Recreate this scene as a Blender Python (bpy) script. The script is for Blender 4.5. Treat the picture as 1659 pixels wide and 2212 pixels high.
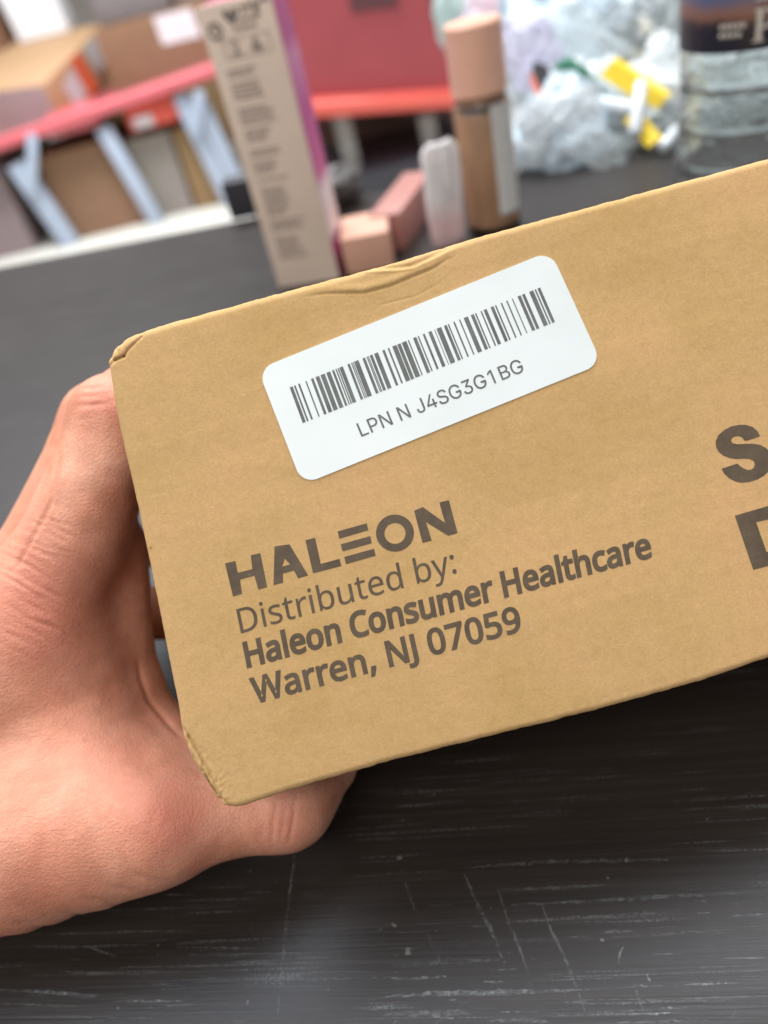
import bpy, bmesh, math, random
import numpy as np
from mathutils import Vector, Matrix, noise

for o in list(bpy.data.objects):
    bpy.data.objects.remove(o, do_unlink=True)
SC = bpy.context.scene
COL = SC.collection
random.seed(7)

# ------------------------------------------------------------------ camera
# image coordinates used while measuring: 1659 x 2212
PITCH = math.radians(38.0)
ROLL = math.atan2(529, 2031)
FOC = 1661.0
F_ = np.array([0, math.cos(PITCH), -math.sin(PITCH)])
U0 = np.array([0, math.sin(PITCH), math.cos(PITCH)])
R0 = np.array([1.0, 0, 0])
s_, c_ = math.sin(ROLL), math.cos(ROLL)
R_ = c_ * R0 - s_ * U0
U_ = s_ * R0 + c_ * U0
CAM = np.array([0, 0, 0.17])
cam = bpy.data.cameras.new('camera')
cam.sensor_fit = 'HORIZONTAL'
cam.sensor_width = 36.0
cam.lens = 36.0 * FOC / 1659.0
cam.clip_start = 0.01
cam.clip_end = 60
cam.dof.use_dof = True
cam.dof.focus_distance = 0.142
cam.dof.aperture_fstop = 13.0
co = bpy.data.objects.new('camera', cam)
COL.objects.link(co)
M = Matrix(((R_[0], U_[0], -F_[0], CAM[0]), (R_[1], U_[1], -F_[1], CAM[1]), (R_[2], U_[2], -F_[2], CAM[2]), (0, 0, 0, 1)))
co.matrix_world = M
SC.camera = co

# ------------------------------------------------------------------ light
w = bpy.data.worlds.new('World')
SC.world = w
w.use_nodes = True
bg = w.node_tree.nodes['Background']
bg.inputs[0].default_value = (0.93, 0.95, 1.0, 1)
bg.inputs[1].default_value = 0.30

def area(name, loc, target, sx, sy, power, col):
    l = bpy.data.lights.new(name, 'AREA')
    l.shape = 'RECTANGLE'
    l.size, l.size_y = sx, sy
    l.energy = power
    l.color = col
    o = bpy.data.objects.new(name, l)
    COL.objects.link(o)
    o.location = loc
    d = Vector(target) - Vector(loc)
    o.rotation_euler = d.to_track_quat('-Z', 'Y').to_euler()
    return o
area('overhead_lamp', (-0.75, 0.75, 2.3), (0, 0.2, 0.0), 1.7, 0.7, 42, (0.88, 0.94, 1.0))
area('overhead_lamp', (-0.7, -1.25, 2.3), (0, 0.15, 0.1), 2.2, 0.8, 46, (1.0, 0.96, 0.90))  # added fill lamp behind the viewer, lights the box front
area('overhead_lamp', (0.9, 1.1, 2.3), (0.25, 0.6, 0.0), 1.6, 0.5, 62, (0.97, 0.99, 1.0))
area('overhead_lamp', (-0.6, 2.9, 2.6), (-0.4, 3.9, -0.4), 2.6, 0.7, 230, (0.97, 0.98, 1.0))

vs = SC.view_settings
vs.view_transform = 'Standard'
vs.look = 'None'
vs.exposure = 0.0
vs.gamma = 1.0
vs.use_curve_mapping = False
SC.render.engine = 'CYCLES'
SC.cycles.use_denoising = True
SC.cycles.max_bounces = 10
SC.cycles.transparent_max_bounces = 12

# ------------------------------------------------------------------ helpers
def P(px, py, d):
    return CAM + ((px - 829.5) / FOC * R_ + (1106 - py) / FOC * U_ + F_) * d

def T(px, py, z=0.0):
    v = P(px, py, 1.0) - CAM
    return CAM + v * (z - CAM[2]) / v[2]

def V(a):
    return Vector((float(a[0]), float(a[1]), float(a[2])))

def tag(o, label=None, cat=None, group=None, kind=None):
    if label: o['label'] = label
    if cat: o['category'] = cat
    if group: o['group'] = group
    if kind: o['kind'] = kind
    return o

def link(o, parent=None):
    COL.objects.link(o)
    if parent is not None:
        o.parent = parent
        o.matrix_parent_inverse = parent.matrix_world.inverted()
    return o

def empty(name, loc, mat=None, **kw):
    o = bpy.data.objects.new(name, None)
    o.empty_display_size = 0.02
    o.matrix_world = mat if mat is not None else Matrix.Translation(V(loc))
    COL.objects.link(o)
    bpy.context.view_layer.update()
    return tag(o, **kw)

def mesh_obj(name, verts, faces, mat, parent=None, smooth=False, local=None, **kw):
    """verts in world space; stored local to `parent` (or to the matrix `local`)."""
    me = bpy.data.meshes.new(name)
    vv = np.asarray(verts, dtype=float)
    Mw = None
    if parent is not None:
        bpy.context.view_layer.update()
        Mw = parent.matrix_world.copy()
    elif local is not None: Mw = local
    if Mw is not None:
        A = np.array(Mw.inverted())
        vv = vv @ A[:3, :3].T + A[:3, 3]
    me.from_pydata([tuple(v) for v in vv], [], [tuple(int(i) for i in f) for f in faces])
    me.update()
    if smooth:
        me.polygons.foreach_set('use_smooth', [True] * len(me.polygons))
    me.materials.append(mat)
    o = bpy.data.objects.new(name, me)
    COL.objects.link(o)
    if parent is not None:
        o.parent = parent
    elif local is not None:
        o.matrix_world = local
    return tag(o, **kw)

def bm_obj(name, bm, mat, parent=None, smooth=False, **kw):
    """bm built in world space"""
    me = bpy.data.meshes.new(name)
    if parent is not None:
        bpy.context.view_layer.update()
        bm.transform(parent.matrix_world.inverted())
    bmesh.ops.recalc_face_normals(bm, faces=bm.faces[:])
    bm.to_mesh(me)
    bm.free()
    if smooth:
        me.polygons.foreach_set('use_smooth', [True] * len(me.polygons))
        try: me.set_sharp_from_angle(angle=math.radians(38))
        except Exception: pass
    me.materials.append(mat)
    o = bpy.data.objects.new(name, me)
    COL.objects.link(o)
    if parent is not None: o.parent = parent
    return tag(o, **kw)

def add_frame_box(bm, o, ex, ey, ez, bev=0.0, seg=2):
    """box with corner o and edge vectors ex, ey, ez"""
    o, ex, ey, ez = V(o), V(ex), V(ey), V(ez)
    vs_ = [bm.verts.new(o + ex * a + ey * b + ez * c) for c in (0, 1) for b in (0, 1) for a in (0, 1)]
    fs = [(0, 1, 3, 2), (4, 6, 7, 5), (0, 4, 5, 1), (2, 3, 7, 6), (0, 2, 6, 4), (1, 5, 7, 3)]
    ff = [bm.faces.new([vs_[i] for i in f]) for f in fs]
    if bev > 0:
        ed = list({e for f in ff for e in f.edges})
        bmesh.ops.bevel(bm, geom=ed, offset=bev, segments=seg, profile=0.6, affect='EDGES')

def add_box(bm, lo, hi, bev=0.0, seg=2):
    lo, hi = Vector(lo), Vector(hi)
    add_frame_box(bm, lo, (hi.x - lo.x, 0, 0), (0, hi.y - lo.y, 0), (0, 0, hi.z - lo.z), bev, seg)

def add_bar(bm, a, b, wx, wy, bev=0.0, side=(0, 1, 0)):
    a, b = V(a), V(b)
    d = (b - a)
    x = d.cross(Vector(side)).normalized() * wx
    y = x.cross(d).normalized() * wy
    add_frame_box(bm, a - x / 2 - y / 2, x, y, d, bev)

def add_lathe(bm, prof, cx, cy, cz, n=64, cap=True):
    rings = []
    for r, z in prof:
        if r < 1e-7:
            rings.append([bm.verts.new((cx, cy, cz + z))])
        else:
            rings.append([bm.verts.new((cx + r * math.cos(2 * math.pi * k / n), cy + r * math.sin(2 * math.pi * k / n), cz + z)) for k in range(n)])
    for a, b in zip(rings[:-1], rings[1:]):
        for k in range(n):
            k2 = (k + 1) % n
            if len(a) == 1 and len(b) == 1: continue
            if len(a) == 1: bm.faces.new((a[0], b[k], b[k2]))
            elif len(b) == 1: bm.faces.new((a[k], b[0], a[k2]))
            else: bm.faces.new((a[k], b[k], b[k2], a[k2]))

def fill_polys(polys, name='tmp'):
    """fill closed outlines (even-odd, scan fill) -> verts (n,2), faces"""
    cu = bpy.data.curves.new(name, 'CURVE')
    cu.dimensions = '2D'
    cu.fill_mode = 'BOTH'
    for q in polys:
        sp = cu.splines.new('POLY')
        sp.points.add(len(q) - 1)
        for p, (x, y) in zip(sp.points, q):
            p.co = (x, y, 0, 1)
        sp.use_cyclic_u = True
    o = bpy.data.objects.new(name, cu)
    COL.objects.link(o)
    dg = bpy.context.evaluated_depsgraph_get()
    me = bpy.data.meshes.new_from_object(o.evaluated_get(dg))
    vv = np.array([v.co[:2] for v in me.vertices]).reshape(-1, 2)
    ff = [tuple(p.vertices) for p in me.polygons]
    bpy.data.objects.remove(o)
    bpy.data.curves.remove(cu)
    bpy.data.meshes.remove(me)
    return vv, ff

def thicken(polys, d):
    """offset every outline along its outward normal (letters become bolder)"""
    out = []
    for q in polys:
        a = np.array(q, float)
        e1 = a - np.roll(a, 1, 0)
        e2 = np.roll(a, -1, 0) - a
        e1 /= np.linalg.norm(e1, axis=1, keepdims=True) + 1e-9
        e2 /= np.linalg.norm(e2, axis=1, keepdims=True) + 1e-9
        n1 = np.stack([-e1[:, 1], e1[:, 0]], 1)
        n2 = np.stack([-e2[:, 1], e2[:, 0]], 1)
        n = n1 + n2
        L = np.maximum((n * n).sum(1) / 2, 0.55)[:, None]
        out.append(a + n / L * d)
    return out

# ------------------------------------------------------------------ materials
class NT:
    def __init__(self, name):
        self.m = bpy.data.materials.new(name)
        self.m.use_nodes = True
        self.nt = self.m.node_tree
        self.b = self.nt.nodes['Principled BSDF']
        self.out = self.nt.nodes['Material Output']
        self.tc = None
    def n(self, t, **kw):
        x = self.nt.nodes.new(t)
        for k, v in kw.items():
            setattr(x, k, v)
        return x
    def l(self, a, b):
        self.nt.links.new(a, b)
    def coord(self, scale=(1, 1, 1), rot=(0, 0, 0), loc=(0, 0, 0)):
        if self.tc is None: self.tc = self.n('ShaderNodeTexCoord')
        mp = self.n('ShaderNodeMapping')
        mp.inputs['Scale'].default_value = scale
        mp.inputs['Rotation'].default_value = rot
        mp.inputs['Location'].default_value = loc
        self.l(self.tc.outputs['Object'], mp.inputs['Vector'])
        return mp.outputs[0]
    def noise(self, vec, scale, detail=3, rough=0.55, dist=0.0):
        x = self.n('ShaderNodeTexNoise')
        x.inputs['Scale'].default_value = scale
        x.inputs['Detail'].default_value = detail
        x.inputs['Roughness'].default_value = rough
        x.inputs['Distortion'].default_value = dist
        self.l(vec, x.inputs['Vector'])
        return x.outputs[0]
    def ramp(self, fac, stops, interp='LINEAR'):
        x = self.n('ShaderNodeValToRGB')
        x.color_ramp.interpolation = interp
        el = x.color_ramp.elements
        while len(el) < len(stops): el.new(0.5)
        for e, (p, c) in zip(el, stops):
            e.position = p
            e.color = (*c, 1) if not isinstance(c, (int, float)) else (c, c, c, 1)
        self.l(fac, x.inputs[0])
        return x.outputs[0]
    def mix(self, fac, a, b, mode='MIX'):
        x = self.n('ShaderNodeMix', data_type='RGBA', blend_type=mode)
        for sock, v in ((x.inputs[0], fac), (x.inputs[6], a), (x.inputs[7], b)):
            if isinstance(v, (int, float)): sock.default_value = v
            elif isinstance(v, tuple): sock.default_value = (*v, 1)
            else: self.l(v, sock)
        return x.outputs[2]
    def math(self, op, a, b=None):
        x = self.n('ShaderNodeMath', operation=op)
        for sock, v in ((x.inputs[0], a), (x.inputs[1], b)):
            if v is None: continue
            if isinstance(v, (int, float)): sock.default_value = v
            else: self.l(v, sock)
        return x.outputs[0]
    def bump(self, h, strength, dist, prev=None):
        x = self.n('ShaderNodeBump')
        x.inputs['Strength'].default_value = strength
        x.inputs['Distance'].default_value = dist
        self.l(h, x.inputs['Height'])
        if prev is not None: self.l(prev, x.inputs['Normal'])
        return x.outputs[0]
    def base(self, v):
        if isinstance(v, tuple): self.b.inputs['Base Color'].default_value = (*v, 1)
        else: self.l(v, self.b.inputs['Base Color'])
    def set(self, **kw):
        for k, v in kw.items():
            self.b.inputs[k.replace('_', ' ')].default_value = v
    def normal(self, v):
        self.l(v, self.b.inputs['Normal'])

def plain(name, col, rough=0.5, mott=0.12, scale=30, spec=0.4, bump=0.0, **kw):
    t = NT(name)
    v = t.coord()
    nz = t.noise(v, scale, 4)
    dark = tuple(c * (1 - mott) for c in col)
    lite = tuple(min(1, c * (1 + mott)) for c in col)
    t.base(t.ramp(nz, [(0.3, dark), (0.7, lite)]))
    t.set(Roughness=rough, Specular_IOR_Level=spec)
    if bump > 0:
        t.normal(t.bump(t.noise(v, scale * 3, 4), bump, 0.002))
    for k, val in kw.items(): t.b.inputs[k.replace('_', ' ')].default_value = val
    return t.m

def kraft_material(name, col, k=1.0):
    t = NT(name)
    v = t.coord()
    big = t.noise(v, 34 * k, 5, 0.6)
    mid = t.noise(v, 520 * k, 4, 0.65, 0.4)
    f1 = t.noise(t.coord((420 * k, 1300 * k, 800 * k), (0, 0, 0.3)), 1.0, 4, 0.65, 1.8)
    f2 = t.noise(t.coord((1200 * k, 480 * k, 800 * k), (0, 0, -0.85)), 1.0, 4, 0.65, 2.2)
    flute = t.noise(t.coord((9 * k, 330 * k, 300 * k)), 1.0, 2, 0.5)
    c0 = t.ramp(big, [(0.32, (col[0] * .90, col[1] * .90, col[2] * .80)), (0.52, col), (0.7, (col[0] * 1.07, col[1] * 1.02, col[2] * 1.08))])
    c1 = t.mix(0.85, c0, t.ramp(mid, [(0.3, 0.92), (0.5, 1.0), (0.72, 1.06)]), 'MULTIPLY')
    c2 = t.mix(0.42, c1, t.ramp(f1, [(0.27, 0.86), (0.42, 1.0), (0.58, 1.0), (0.76, 1.26)]), 'MULTIPLY')
    c3 = t.mix(0.38, c2, t.ramp(f2, [(0.25, 0.86), (0.40, 1.0), (0.58, 1.0), (0.78, 1.30)]), 'MULTIPLY')
    grit = t.noise(v, 1900 * k, 3, 0.7)
    c3 = t.mix(0.55, c3, t.ramp(grit, [(0.3, 0.84), (0.5, 1.0), (0.7, 1.15)]), 'MULTIPLY')
    smear = t.noise(t.coord((14 * k, 40 * k, 20 * k), (0, 0, 0.1), (3, 5, 0)), 1.0, 4, 0.6, 0.5)
    c3 = t.mix(0.6, c3, t.ramp(smear, [(0.35, 0.93), (0.5, 1.0), (0.66, 1.05)]), 'MULTIPLY')
    c4 = t.mix(0.35, c3, t.ramp(flute, [(0.35, 0.93), (0.65, 1.05)]), 'MULTIPLY')
    at = t.n('ShaderNodeAttribute', attribute_name='wear')
    c5 = t.mix(at.outputs['Fac'], c4, (min(1, col[0] * 1.16), col[1] * 1.18, col[2] * 1.3))
    at2 = t.n('ShaderNodeAttribute', attribute_name='torn')
    c6 = t.mix(at2.outputs['Fac'], c5, (col[0] * .34, col[1] * .29, col[2] * .2))
    t.base(c6)
    t.set(Roughness=0.82, Specular_IOR_Level=0.22)
    b1 = t.bump(f1, 0.22, 0.00012)
    b2 = t.bump(mid, 0.25, 0.00015, b1)
    b3 = t.bump(flute, 0.12, 0.0002, b2)
    t.normal(b3)
    return t.m

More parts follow.
